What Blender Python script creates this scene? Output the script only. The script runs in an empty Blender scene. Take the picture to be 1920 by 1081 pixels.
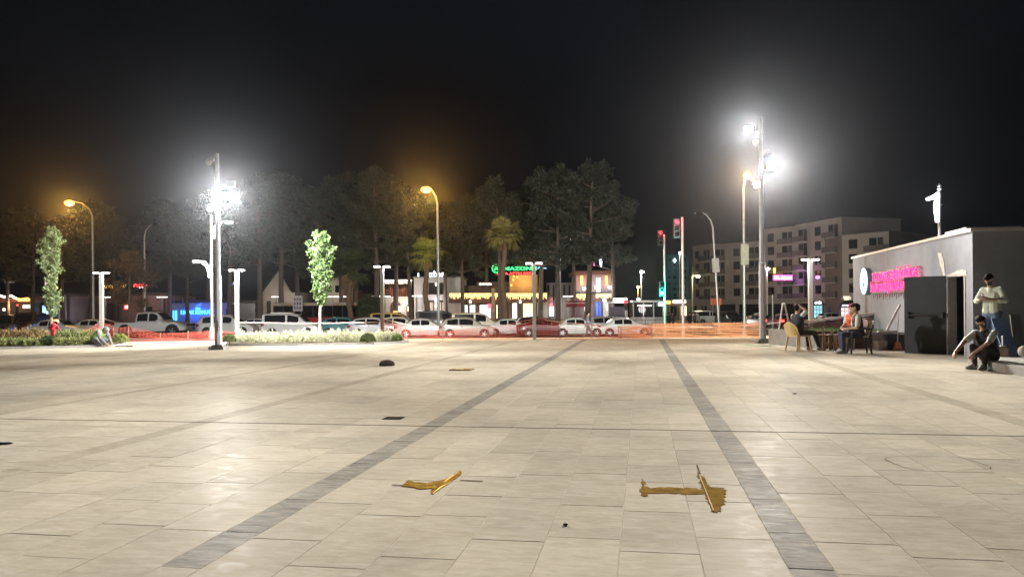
import bpy, bmesh, math, random
import numpy as np
from mathutils import Vector, Matrix, Euler
random.seed(7); RNG = np.random.default_rng(7)
R = math.radians; PI = math.pi
SC = bpy.context.scene; COL = SC.collection

# ------------------------------------------------------------------ camera, world, exposure
F = 1441.0; CH = 1.25; HZ = 38.5; ROLL = R(.5)
cam = bpy.data.objects.new('camera', bpy.data.cameras.new('camera')); COL.objects.link(cam)
cam.data.sensor_width = 36; cam.data.lens = 36*F/1920
cam.data.shift_x = -math.sin(ROLL)*HZ/1920; cam.data.shift_y = math.cos(ROLL)*HZ/1920
cam.data.clip_end = 3000; cam.data.clip_start = .05
cam.matrix_world = Matrix.Translation((0, 0, CH)) @ Matrix.Rotation(PI/2, 4, 'X') @ Matrix.Rotation(-ROLL, 4, 'Z')
SC.camera = cam
SC.view_settings.view_transform = 'Standard'; SC.view_settings.look = 'None'
SC.view_settings.exposure = .07; SC.view_settings.gamma = 1
cy = SC.cycles
cy.use_denoising = True; cy.max_bounces = 5; cy.diffuse_bounces = 3; cy.glossy_bounces = 3
cy.transmission_bounces = 3; cy.transparent_max_bounces = 12; cy.volume_bounces = 0
cy.sample_clamp_indirect = 4; cy.caustics_reflective = False; cy.caustics_refractive = False
try:
    cy.denoiser = 'OPENIMAGEDENOISE'; cy.use_light_tree = True
except Exception: pass

W = bpy.data.worlds.new('World'); SC.world = W; W.use_nodes = True
def world():
    nt = W.node_tree; N = nt.nodes; L = nt.links; N.clear()
    out = N.new('ShaderNodeOutputWorld'); bg = N.new('ShaderNodeBackground')
    sky = N.new('ShaderNodeTexSky'); sky.sky_type = 'NISHITA'; sky.sun_disc = False
    sky.sun_elevation = R(-8); sky.sun_rotation = R(120)
    tc = N.new('ShaderNodeTexCoord'); no = N.new('ShaderNodeTexNoise')
    no.inputs['Scale'].default_value = 1.6; no.inputs['Detail'].default_value = 5
    L.new(tc.outputs['Generated'], no.inputs['Vector'])
    rp = N.new('ShaderNodeValToRGB')
    rp.color_ramp.elements[0].position = .42; rp.color_ramp.elements[0].color = (.0017, .0019, .0025, 1)
    rp.color_ramp.elements[1].position = .80; rp.color_ramp.elements[1].color = (.0062, .0076, .0102, 1)
    L.new(no.outputs['Fac'], rp.inputs['Fac'])
    mx = N.new('ShaderNodeMix'); mx.data_type = 'RGBA'; mx.blend_type = 'ADD'; mx.inputs['Factor'].default_value = .02
    L.new(rp.outputs['Color'], mx.inputs['A']); L.new(sky.outputs['Color'], mx.inputs['B'])
    L.new(mx.outputs['Result'], bg.inputs['Color']); bg.inputs['Strength'].default_value = 1.0
    L.new(bg.outputs[0], out.inputs[0])
world()
HAZE = 0.00007

# ------------------------------------------------------------------ helpers: pixels of the survey photo -> metres
_s, _c = math.sin(ROLL), math.cos(ROLL)
def un(px, py):
    ax, ay = px-960, py-540.5
    return _c*ax-_s*ay, _s*ax+_c*ay-HZ
def G(px, py, z=0.0):
    dx, dy = un(px, py); Y = F*(CH-z)/dy
    return Vector((dx/F*Y, Y, z))
def P(px, py, Y):
    dx, dy = un(px, py)
    return Vector((dx/F*Y, Y, CH-dy/F*Y))
def X_at(px, Y, py=590): return un(px, py)[0]/F*Y
PA = R(9.5); D = Vector((math.sin(PA), math.cos(PA), 0)); U = Vector((math.cos(PA), -math.sin(PA), 0))
def PW(u, v, z=0): return U*u + D*v + Vector((0, 0, z))
def sstep(a, b, x):
    t = min(1, max(0, (x-a)/(b-a))); return t*t*(3-2*t)
def zg(X, Y): return sstep(33, 52, Y)*(-.88-.0066*X)

# ------------------------------------------------------------------ materials
MATS = {}
def M(name, col, rough=.6, metal=0., var=.14, scale=6., bump=0., spec=.5, emit=None, es=0., coat=0., trans=0., stretch=None, var2=0.):
    if name in MATS: return MATS[name]
    m = bpy.data.materials.new(name); m.use_nodes = True; MATS[name] = m
    nt = m.node_tree; N = nt.nodes; L = nt.links; b = N['Principled BSDF']
    b.inputs['Base Color'].default_value = (*col, 1); b.inputs['Roughness'].default_value = rough
    b.inputs['Metallic'].default_value = metal; b.inputs['Specular IOR Level'].default_value = spec
    if coat: b.inputs['Coat Weight'].default_value = coat; b.inputs['Coat Roughness'].default_value = .08
    if trans: b.inputs['Transmission Weight'].default_value = trans
    if var or bump:
        tc = N.new('ShaderNodeTexCoord'); no = N.new('ShaderNodeTexNoise'); no.inputs['Scale'].default_value = scale
        no.inputs['Detail'].default_value = 4; no.inputs['Roughness'].default_value = .6
        if stretch:
            mp = N.new('ShaderNodeMapping'); mp.inputs['Scale'].default_value = stretch
            L.new(tc.outputs['Object'], mp.inputs[0]); L.new(mp.outputs[0], no.inputs['Vector'])
        else: L.new(tc.outputs['Object'], no.inputs['Vector'])
        if var:
            rp = N.new('ShaderNodeValToRGB')
            lo = [max(0, c*(1-var*1.6)) for c in col]; hi = [min(1, c*(1+var*1.2)) for c in col]
            rp.color_ramp.elements[0].position = .3; rp.color_ramp.elements[1].position = .7
            rp.color_ramp.elements[0].color = (*lo, 1); rp.color_ramp.elements[1].color = (*hi, 1)
            L.new(no.outputs['Fac'], rp.inputs['Fac']); src = rp.outputs['Color']
            if var2:
                oi = N.new('ShaderNodeObjectInfo'); mr = N.new('ShaderNodeMapRange')
                mr.inputs['To Min'].default_value = 1-var2; mr.inputs['To Max'].default_value = 1+var2
                L.new(oi.outputs['Random'], mr.inputs['Value'])
                vm = N.new('ShaderNodeVectorMath'); vm.operation = 'SCALE'
                L.new(src, vm.inputs[0]); L.new(mr.outputs[0], vm.inputs['Scale']); src = vm.outputs[0]
            L.new(src, b.inputs['Base Color'])
        if bump:
            bp = N.new('ShaderNodeBump'); bp.inputs['Strength'].default_value = bump; bp.inputs['Distance'].default_value = .02
            L.new(no.outputs['Fac'], bp.inputs['Height']); L.new(bp.outputs[0], b.inputs['Normal'])
    if emit:
        b.inputs['Emission Color'].default_value = (*emit, 1); b.inputs['Emission Strength'].default_value = es
    return m
def E(name, col, s): return M(name, tuple(.5*c for c in col), .5, var=0, emit=col, es=s)
def leafmat(name, col, var=.45):
    """foliage: colour differs from leaf to leaf (random per island), thin leaves let light through"""
    if name in MATS: return MATS[name]
    m = bpy.data.materials.new(name); m.use_nodes = True; MATS[name] = m
    nt = m.node_tree; N = nt.nodes; L = nt.links; b = N['Principled BSDF']
    g = N.new('ShaderNodeNewGeometry'); rp = N.new('ShaderNodeValToRGB')
    rp.color_ramp.elements[0].color = (*[c*(1-var) for c in col], 1)
    rp.color_ramp.elements[1].color = (*[min(1, c*(1+var)) for c in col], 1)
    L.new(g.outputs['Random Per Island'], rp.inputs['Fac']); L.new(rp.outputs['Color'], b.inputs['Base Color'])
    b.inputs['Roughness'].default_value = .55
    tr = N.new('ShaderNodeBsdfTranslucent'); L.new(rp.outputs['Color'], tr.inputs['Color'])
    mx = N.new('ShaderNodeMixShader'); mx.inputs[0].default_value = .25
    L.new(b.outputs[0], mx.inputs[1]); L.new(tr.outputs[0], mx.inputs[2]); L.new(mx.outputs[0], N['Material Output'].inputs['Surface'])
    return m
def stone(name, base, warm, light, dark=None, rough=.36, joined=False, gloss=.003):
    """sawn travertine / marble: per-slab tint, cross-wise veins, pale worn haze"""
    m = bpy.data.materials.new(name); m.use_nodes = True; MATS[name] = m
    nt = m.node_tree; N = nt.nodes; L = nt.links; b = N['Principled BSDF']
    if joined:
        g0 = N.new('ShaderNodeNewGeometry'); rnd = g0.outputs['Random Per Island']
    else:
        g0 = N.new('ShaderNodeObjectInfo'); rnd = g0.outputs['Random']
    geo = N.new('ShaderNodeNewGeometry')
    mp = N.new('ShaderNodeMapping'); mp.inputs['Rotation'].default_value = (0, 0, PA)
    L.new(geo.outputs['Position'], mp.inputs['Vector'])
    off = N.new('ShaderNodeVectorMath'); off.operation = 'SCALE'; off.inputs[0].default_value = (37, 91, 13); L.new(rnd, off.inputs['Scale'])
    ad = N.new('ShaderNodeVectorMath'); ad.operation = 'ADD'; L.new(mp.outputs[0], ad.inputs[0]); L.new(off.outputs[0], ad.inputs[1])
    def noise(vec_scale, sc, det=5, rg=.6, src=ad):
        k = N.new('ShaderNodeMapping'); k.inputs['Scale'].default_value = vec_scale; L.new(src.outputs[0], k.inputs['Vector'])
        n = N.new('ShaderNodeTexNoise'); n.inputs['Scale'].default_value = sc; n.inputs['Detail'].default_value = det
        n.inputs['Roughness'].default_value = rg; n.inputs['Distortion'].default_value = .6; L.new(k.outputs[0], n.inputs['Vector']); return n
    n1 = noise((1.3, 5.0, 1), 4.2, 8, .72); n2 = noise((1, 1.5, 1), 6.5, 6, .65); n3 = noise((1, 1, 1), .55, 4, .6, mp)
    rp = N.new('ShaderNodeValToRGB'); e = rp.color_ramp.elements
    e[0].position = .30; e[0].color = (*warm, 1); e[1].position = .68; e[1].color = (*light, 1)
    k = e.new(.5); k.color = (*base, 1)
    L.new(n1.outputs['Fac'], rp.inputs['Fac'])
    # tint of the single slab
    mr = N.new('ShaderNodeMapRange'); mr.inputs['To Min'].default_value = .91; mr.inputs['To Max'].default_value = 1.06; L.new(rnd, mr.inputs['Value'])
    mr2 = N.new('ShaderNodeMapRange'); mr2.inputs['From Min'].default_value = .3; mr2.inputs['From Max'].default_value = .7
    mr2.inputs['To Min'].default_value = .90; mr2.inputs['To Max'].default_value = 1.07; L.new(n2.outputs['Fac'], mr2.inputs['Value'])
    mr3 = N.new('ShaderNodeMapRange'); mr3.inputs['From Min'].default_value = .3; mr3.inputs['From Max'].default_value = .7
    mr3.inputs['To Min'].default_value = .84; mr3.inputs['To Max'].default_value = 1.09; L.new(n3.outputs['Fac'], mr3.inputs['Value'])
    p1 = N.new('ShaderNodeMath'); p1.operation = 'MULTIPLY'; L.new(mr.outputs[0], p1.inputs[0]); L.new(mr2.outputs[0], p1.inputs[1])
    p2 = N.new('ShaderNodeMath'); p2.operation = 'MULTIPLY'; L.new(p1.outputs[0], p2.inputs[0]); L.new(mr3.outputs[0], p2.inputs[1])
    vm = N.new('ShaderNodeVectorMath'); vm.operation = 'SCALE'; L.new(rp.outputs['Color'], vm.inputs[0]); L.new(p2.outputs[0], vm.inputs['Scale'])
    # wear: pale scuffed haze in drifting patches, a few dark spots
    n4 = noise((1, 2.6, 1), 1.5, 8, .72, mp); w4 = N.new('ShaderNodeMapRange'); w4.inputs['From Min'].default_value = .56; w4.inputs['From Max'].default_value = .74; w4.inputs['To Max'].default_value = .45; L.new(n4.outputs['Fac'], w4.inputs['Value'])
    wm = N.new('ShaderNodeMix'); wm.data_type = 'RGBA'; wm.inputs['B'].default_value = (*[min(1, c*1.12+.03) for c in light], 1); L.new(w4.outputs[0], wm.inputs['Factor']); L.new(vm.outputs[0], wm.inputs['A'])
    vo = N.new('ShaderNodeTexVoronoi'); vo.inputs['Scale'].default_value = 1.15; L.new(mp.outputs[0], vo.inputs['Vector']); vs = N.new('ShaderNodeMapRange'); vs.inputs['From Min'].default_value = .012; vs.inputs['From Max'].default_value = .03; vs.inputs['To Min'].default_value = .55; vs.inputs['To Max'].default_value = 1; L.new(vo.outputs['Distance'], vs.inputs['Value'])
    vk = N.new('ShaderNodeVectorMath'); vk.operation = 'SCALE'; L.new(wm.outputs['Result'], vk.inputs[0]); L.new(vs.outputs[0], vk.inputs['Scale'])
    L.new(vk.outputs[0], b.inputs['Base Color'])
    rr = N.new('ShaderNodeMapRange'); rr.inputs['From Min'].default_value = .3; rr.inputs['From Max'].default_value = .7
    rr.inputs['To Min'].default_value = rough-.07; rr.inputs['To Max'].default_value = rough+.17; L.new(n2.outputs['Fac'], rr.inputs['Value'])
    b.inputs['Roughness'].default_value = 1; b.inputs['Specular IOR Level'].default_value = 0
    gl = N.new('ShaderNodeBsdfGlossy'); L.new(rr.outputs[0], gl.inputs['Roughness'])
    mxs = N.new('ShaderNodeMixShader'); mxs.inputs[0].default_value = gloss
    L.new(b.outputs[0], mxs.inputs[1]); L.new(gl.outputs[0], mxs.inputs[2]); L.new(mxs.outputs[0], N['Material Output'].inputs['Surface'])
    bp = N.new('ShaderNodeBump'); bp.inputs['Strength'].default_value = .05; bp.inputs['Distance'].default_value = .008
    L.new(n1.outputs['Fac'], bp.inputs['Height']); L.new(bp.outputs[0], b.inputs['Normal']); L.new(bp.outputs[0], gl.inputs['Normal'])
    return m

# ------------------------------------------------------------------ mesh helpers
def tag(o, label=None, cat=None, group=None, kind=None):
    if label: o['label'] = label
    if cat: o['category'] = cat
    if group: o['group'] = group
    if kind: o['kind'] = kind
    return o
def empty(name, loc, label=None, cat=None, group=None, rz=0):
    o = bpy.data.objects.new(name, None); COL.objects.link(o); o.location = loc; o.rotation_euler = (0, 0, rz)
    o.empty_display_size = .1
    return tag(o, label, cat, group)
def link(name, me, parent=None, loc=(0, 0, 0), rot=(0, 0, 0)):
    o = bpy.data.objects.new(name, me); COL.objects.link(o); o.location = loc; o.rotation_euler = rot
    if parent: o.parent = parent
    return o
class MB:
    def __init__(s): s.v = []; s.f = []; s.mi = []; s.cur = 0
    def add(s, vs, fs):
        n = len(s.v); s.v += [tuple(v) for v in vs]
        s.f += [tuple(i+n for i in f) for f in fs]; s.mi += [s.cur]*len(fs); return s
    def box(s, a, b, rz=0, c=None):
        x0, y0, z0 = a; x1, y1, z1 = b
        vs = [Vector(p) for p in ((x0,y0,z0),(x1,y0,z0),(x1,y1,z0),(x0,y1,z0),(x0,y0,z1),(x1,y0,z1),(x1,y1,z1),(x0,y1,z1))]
        if rz:
            c = Vector(c or ((x0+x1)/2, (y0+y1)/2, 0)); m = Matrix.Rotation(rz, 3, 'Z')
            vs = [m @ (v-c) + c for v in vs]
        return s.add(vs, [(0,3,2,1),(4,5,6,7),(0,1,5,4),(1,2,6,5),(2,3,7,6),(3,0,4,7)])
    def obox(s, o, ex, ey, ez):
        o, ex, ey, ez = map(Vector, (o, ex, ey, ez))
        vs = [o, o+ex, o+ex+ey, o+ey]; vs += [v+ez for v in vs]
        return s.add(vs, [(0,3,2,1),(4,5,6,7),(0,1,5,4),(1,2,6,5),(2,3,7,6),(3,0,4,7)])
    def tube(s, pts, rad, n=8, cap=True):
        pts = [Vector(p) for p in pts]
        if not isinstance(rad, (list, tuple)): rad = [rad]*len(pts)
        vs = []; ref = None
        for i, p in enumerate(pts):
            t = (pts[min(i+1, len(pts)-1)]-pts[max(i-1, 0)]).normalized()
            if ref is None: ref = Vector((1, 0, 0)) if abs(t.x) < .9 else Vector((0, 1, 0))
            a = t.cross(ref).normalized(); b = a.cross(t).normalized(); ref = -b if False else ref
            for k in range(n):
                an = 2*PI*k/n; vs.append(p+a*math.cos(an)*rad[i]+b*math.sin(an)*rad[i])
        fs = []
        for i in range(len(pts)-1):
            for k in range(n):
                k2 = (k+1) % n; fs.append((i*n+k, (i+1)*n+k, (i+1)*n+k2, i*n+k2))
        if cap: fs.append(tuple(range(n))); fs.append(tuple(reversed(range((len(pts)-1)*n, len(pts)*n))))
        return s.add(vs, fs)
    def lathe(s, prof, c=(0, 0, 0), n=12, axis='Z'):
        vs = []; c = Vector(c)
        for r, h in prof:
            for k in range(n):
                a = 2*PI*k/n; p = (r*math.cos(a), r*math.sin(a), h)
                if axis == 'Y': p = (p[0], p[2], p[1])
                if axis == 'X': p = (p[2], p[0], p[1])
                vs.append(c+Vector(p))
        fs = []
        for i in range(len(prof)-1):
            for k in range(n):
                k2 = (k+1) % n; fs.append((i*n+k, i*n+k2, (i+1)*n+k2, (i+1)*n+k))
        fs.append(tuple(reversed(range(n)))); fs.append(tuple(range((len(prof)-1)*n, len(prof)*n)))
        return s.add(vs, fs)
    def ell(s, c, r, n=10, m=7):
        return s.lathe([(max(1e-4, math.cos(t))*1.0, math.sin(t)) for t in np.linspace(-PI/2, PI/2, m)], n=n)._fit(c, r, n*m)
    def _fit(s, c, r, k):
        for i in range(len(s.v)-k, len(s.v)):
            v = s.v[i]; s.v[i] = (c[0]+v[0]*r[0], c[1]+v[1]*r[1], c[2]+v[2]*r[2])
        return s
    def prism(s, poly, z0, z1):
        n = len(poly); vs = [(p[0], p[1], z0) for p in poly]+[(p[0], p[1], z1) for p in poly]
        fs = [tuple(reversed(range(n))), tuple(range(n, 2*n))]+[(i, (i+1) % n, (i+1) % n+n, i+n) for i in range(n)]
        return s.add(vs, fs)
    def mesh(s, name, mats, smooth=False):
        me = bpy.data.meshes.new(name); me.from_pydata(s.v, [], s.f)
        for m in (mats if isinstance(mats, (list, tuple)) else [mats]): me.materials.append(m)
        if any(s.mi): me.polygons.foreach_set('material_index', s.mi)
        me.update()
        if smooth:
            me.polygons.foreach_set('use_smooth', [True]*len(me.polygons))
            try: me.set_sharp_from_angle(angle=R(smooth if smooth > 1 else 40))
            except Exception: pass
        return me
    def build(s, name, mats, parent=None, smooth=False, loc=(0, 0, 0), rot=(0, 0, 0)):
        return link(name, s.mesh(name, mats, smooth), parent, loc, rot)
def quads_mesh(name, C, A, B, mat):
    """one mesh of many small leaf quads: centres C, half axes A, B (numpy n x 3)"""
    n = len(C); V = np.stack([C-A*.9, C-B*.55+A*.1, C+A, C+B*.55+A*.1], 1).reshape(-1, 3)
    me = bpy.data.meshes.new(name); me.vertices.add(4*n); me.vertices.foreach_set('co', V.ravel())
    me.loops.add(4*n); me.loops.foreach_set('vertex_index', np.arange(4*n))
    me.polygons.add(n); me.polygons.foreach_set('loop_start', np.arange(n)*4); me.polygons.foreach_set('loop_total', np.full(n, 4))
    me.materials.append(mat); me.update(calc_edges=True); me.validate(); return me
def rdir(n, rng=RNG):
    v = rng.normal(size=(n, 3)); return v/np.linalg.norm(v, axis=1)[:, None]
def leaves(name, C, size, asp, mat, rng=RNG, up=0.0):
    n = len(C); a = rdir(n, rng); a[:, 2] += up; a /= np.linalg.norm(a, axis=1)[:, None]
    b = np.cross(a, rdir(n, rng)); b /= np.linalg.norm(b, axis=1)[:, None]+1e-9
    s = size*(.6+.8*rng.random(n))[:, None]
    return quads_mesh(name, C, a*s, b*s*asp, mat)
def text(name, body, mat, parent, loc, rot, size, ext=.02, align='CENTER', sx=1.0, bold=0.0):
    cu = bpy.data.curves.new(name, 'FONT'); cu.body = body; cu.size = size; cu.extrude = ext; cu.align_x = align; cu.align_y = 'CENTER'
    cu.resolution_u = 2; cu.offset = bold
    tmp = bpy.data.objects.new('tmp', cu); me = bpy.data.meshes.new_from_object(tmp); bpy.data.objects.remove(tmp); bpy.data.curves.remove(cu)
    me.name = name; me.materials.clear(); me.materials.append(mat)
    o = link(name, me, parent, loc, rot); o.scale = (sx, 1, 1); return o
def lamp(name, kind, parent, loc, energy, col, size=.2, aim=None, spot=None, blend=1.0):
    l = bpy.data.lights.new(name, kind); l.energy = energy; l.color = col
    if kind in ('POINT', 'SPOT'): l.shadow_soft_size = size
    if kind == 'SPOT': l.spot_size = spot; l.spot_blend = blend
    o = bpy.data.objects.new(name, l); COL.objects.link(o); o.parent = parent; o.location = loc
    if aim is not None:
        w = Vector(loc)+(Vector(parent.location) if parent else Vector())
        o.rotation_euler = (Vector(aim)-w).to_track_quat('-Z', 'Y').to_euler()
    return o
def dup(root, loc=None, rz=None, label=None, group=None, parent=None):
    r = root.copy(); COL.objects.link(r)
    if parent: r.parent = parent
    if loc is not None: r.location = loc
    if rz is not None: r.rotation_euler = (0, 0, rz)
    if label: r['label'] = label
    if group: r['group'] = group
    for ch in list(root.children): dup(ch, parent=r)
    return r

# common materials
m_pole = M('pole_paint', (.34, .34, .35), .45, .3, var=.06); m_dark = M('dark_metal', (.03, .03, .033), .5, .4, var=.1)
m_white = M('white_paint', (.75, .75, .73), .5, var=.06); m_conc = M('concrete', (.36, .35, .33), .8, var=.14, scale=4, bump=.2)
m_steel = M('galvanised', (.42, .40, .37), .4, .6, var=.1)
m_glass = M('dark_glass', (.012, .013, .015), .08, var=0, spec=.6)
m_bark = M('bark', (.16, .125, .10), .9, var=.3, scale=9, bump=.5); m_soil = M('soil', (.10, .075, .05), .95, var=.3, scale=12, bump=.5)
E_white = E('led_white', (1, .97, .92), 14); E_cool = E('led_cool', (.93, .96, 1), 14)

# ------------------------------------------------------------------ ground, road, plaza paving
def ground():
    m = M('verge', (.24, .21, .17), .9, var=.2, scale=.8, bump=.3)
    xs = [-1500, -400, -150, -80]+list(np.linspace(-60, 60, 41))+[80, 150, 400, 1500]
    ys = [-60, 0, 20, 30]+list(np.linspace(33, 56, 24))+[70, 90, 120, 200, 500, 2000]
    mb = MB(); n = len(xs)
    vs = [(x, y, zg(max(-80, min(80, x)), y)-.05) for y in ys for x in xs]
    fs = [(j*n+i, j*n+i+1, (j+1)*n+i+1, (j+1)*n+i) for j in range(len(ys)-1) for i in range(n-1)]
    mb.add(vs, fs); tag(mb.build('ground', m, smooth=40), 'sandy earth and paving beyond the plaza', kind='structure')
    # footway strip along the plaza's far edge and the road
    mw = M('footway', (.50, .44, .33), .75, var=.12, scale=2)
    mb = MB(); xs2 = np.linspace(-45, 30, 31)
    for i in range(30):
        a, b = xs2[i], xs2[i+1]
        q = [(a, 30.6), (b, 30.6), (b, 33.6), (a, 33.6)]
        mb.add([(x, y, zg(x, y)-.012) for x, y in q], [(0, 1, 2, 3)])
    tag(mb.build('pavement', mw), 'pale footway along the plaza edge', kind='structure')
    ma = M('asphalt', (.055, .052, .05), .7, var=.25, scale=3, bump=.15)
    mb = MB(); xs3 = np.linspace(-90, 90, 37)
    for i in range(36):
        a, b = xs3[i], xs3[i+1]
        mb.add([(x, y, zg(max(-80, min(80, x)), y)-.02) for x, y in ((a, 54), (b, 54), (b, 77), (a, 77))], [(0, 1, 2, 3)])
    road = tag(mb.build('road', ma), 'dark asphalt road behind the safety net', kind='structure')
    ml = M('road_paint', (.6, .6, .58), .6, var=.2)
    for i in range(18):
        x = -60+i*6.5
        b = MB(); b.add([(xx, yy, zg(xx, yy)-.012) for xx, yy in ((x, 61.6), (x+3, 61.6), (x+3, 61.75), (x, 61.75))], [(0, 1, 2, 3)])
        b.build('lane_marking', ml, road)
    mk = M('kerb_stone', (.38, .37, .35), .8, var=.15, scale=3, bump=.2)
    for y0 in (53.7, 77.05):
        b = MB()
        for i in range(36):
            a, c = xs3[i], xs3[i+1]-.02
            z0, z1 = zg(max(-80, min(80, a)), y0), zg(max(-80, min(80, c)), y0)
            b.add([(a,y0,z0-.1),(c,y0,z1-.1),(c,y0+.25,z1-.1),(a,y0+.25,z0-.1),(a,y0,z0+.12),(c,y0,z1+.12),(c,y0+.25,z1+.12),(a,y0+.25,z0+.12)],
                  [(0,3,2,1),(4,5,6,7),(0,1,5,4),(1,2,6,5),(2,3,7,6),(3,0,4,7)])
        tag(b.build('kerb', mk), kind='structure')
ground()

def paving():
    base, warm, light = (.47, .428, .345), (.42, .372, .285), (.53, .495, .42)
    ms = stone('travertine', base, warm, light); mj = stone('travertine_far', base, warm, light, joined=True)
    db, dw, dl = (.29, .275, .24), (.18, .174, .158), (.45, .42, .36)
    md = stone('grey_marble', db, dw, dl, rough=.4); mdj = stone('grey_marble_far', db, dw, dl, rough=.4, joined=True)
    fb, fw, fl = (.385, .35, .275), (.30, .27, .21), (.46, .42, .335)
    mf = stone('faded_marble', fb, fw, fl, rough=.4); mfj = stone('faded_marble_far', fb, fw, fl, rough=.4, joined=True)
    mgrout = M('grout', (.50, .455, .37), 1, var=.2, scale=3, spec=0)
    bed = MB(); c = [PW(-40, -4), PW(22, -4), PW(22, 34), PW(-40, 34)]
    poly = [(-46, -4), (30, -4), (30, 30.9), (-46, 30.9)]
    bed.add([(x, y, -.0018) for x, y in poly], [(0, 1, 2, 3)])
    bed = tag(bed.build('plaza_paving', mgrout), 'pale travertine slab paving with grey stone stripes', kind='structure')
    # columns: (u0, u1, style)
    stripes = [(-7.98, -7.80, 2), (-5.02, -4.80, 2), (-2.345, -2.125, 1), (.685, .895, 1), (3.86, 4.10, 2)]
    cols = []
    def fill(a, b):
        n = max(1, round((b-a)/.40)); w = (b-a)/n
        for i in range(n): cols.append((a+i*w, a+(i+1)*w, 0))
    edges = [-40]+[e for s in stripes for e in s[:2]]+[20]
    for i in range(0, len(edges), 2): fill(edges[i], edges[i+1])
    cols += stripes; rnd = random.Random(3)
    g = .0022; tiles = []
    LENS = (.50, .60, .70, .80, .95)
    for (u0, u1, st) in cols:
        for sgn in (1, -1):
            v = 8.0+sgn*.006
            first = True
            while (v < 33.5) if sgn > 0 else (v > 1.2):
                l = rnd.choice(LENS if not st else (.45, .6, .6, .75))
                if first: l = rnd.choice((.3, .4, .5, .6, .8)); first = False
                a, b = (v, v+l) if sgn > 0 else (v-l, v)
                v = b if sgn > 0 else a
                p = PW((u0+u1)/2, (a+b)/2)
                if p.y > 30.75 or p.y < .8 or abs(p.x) > .78*p.y+3.5: continue
                w = g+rnd.random()**6*.003
                s2 = 0 if st == 1 and u0 < -2 and (a+b)/2 < 3.3 else st
                tiles.append((p, u1-u0-2*g, l-2*w, s2, max(-.0006, min(.0010, rnd.gauss(.0001, .0005)))))
    def in_view(t):
        p = t[0]; return p.y > 3.15 and abs(p.x) < .69*p.y+.3
    vis = sorted([t for t in tiles if in_view(t)], key=lambda t: t[0].y*1.0+abs(t[0].x)*.1)
    near = set(id(t) for t in vis[:290])
    cache = {}
    bev = .0016
    def slab_geo(w, l):
        a, b = w/2, l/2; h = .0
        vs = [(-a,-b,-.02),(a,-b,-.02),(a,b,-.02),(-a,b,-.02),(-a,-b,h-bev),(a,-b,h-bev),(a,b,h-bev),(-a,b,h-bev),
              (-a+bev,-b+bev,h),(a-bev,-b+bev,h),(a-bev,b-bev,h),(-a+bev,b-bev,h)]
        fs = [(8,9,10,11),(4,5,9,8),(5,6,10,9),(6,7,11,10),(7,4,8,11),(0,1,5,4),(1,2,6,5),(2,3,7,6),(3,0,4,7)]
        return vs, fs
    far = {0: MB(), 1: MB(), 2: MB()}
    rot = Matrix.Rotation(-PA, 3, 'Z')
    for t in tiles:
        p, w, l, st, dz = t
        if id(t) in near:
            key = (round(w, 3), round(l*200)/200, st)
            if key not in cache:
                vs, fs = slab_geo(key[0], key[1]); b = MB(); b.add(vs, fs)
                cache[key] = b.mesh('paving_slab', (ms, md, mf)[st])
            link('paving_slab' if st == 0 else 'stripe_slab', cache[key], bed, (p.x, p.y, dz), (max(-.001, min(.001, rnd.gauss(0, .0007))), max(-.001, min(.001, rnd.gauss(0, .0007))), -PA))
        else:
            vs, fs = slab_geo(w, l)
            far[st].add([rot @ Vector(q)+Vector((p.x, p.y, dz)) for q in vs], fs)
    for st, nm, mm in ((0, 'far_slabs', mj), (1, 'far_stripe_slabs', mdj), (2, 'far_faded_slabs', mfj)):
        far[st].build(nm, mm, bed)['kind'] = 'stuff'
    # thin expansion joint
    mjn = M('joint_sealant', (.05, .045, .04), 1, var=.2, spec=0)
    b = MB(); b.obox(PW(-15, 7.995, .0015), U*27, D*.010, Vector((0, 0, .002))); b.build('expansion_joint', mjn, bed)
    # manhole frame let into the slabs
    c0 = G(1755, 868); b = MB()
    for k in range(28):
        a0, a1 = 2*PI*k/28, 2*PI*(k+1)/28
        if k in (3, 4, 5, 11, 19, 20, 26): continue
        f = lambda a, r: (c0.x+r*math.copysign(abs(math.cos(a))**.45, math.cos(a)), c0.y+r*.8*math.copysign(abs(math.sin(a))**.45, math.sin(a)))
        q = [f(a0, .33), f(a1, .33), f(a1, .338), f(a0, .338)]
        b.add([(x, y, .0045) for x, y in q], [(0, 1, 2, 3)])
    b.build('manhole_seam', mjn, bed)
    # drain cover plates
    for px, py, s in ((735, 783, .10), (1235, 798, .0),):
        if s:
            q = G(px, py); b = MB(); b.obox((q.x-s, q.y-s, .003), U*s*2.2, D*s*2, Vector((0, 0, .002))); b.build('drain_plate', mjn, bed)
paving()

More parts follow.
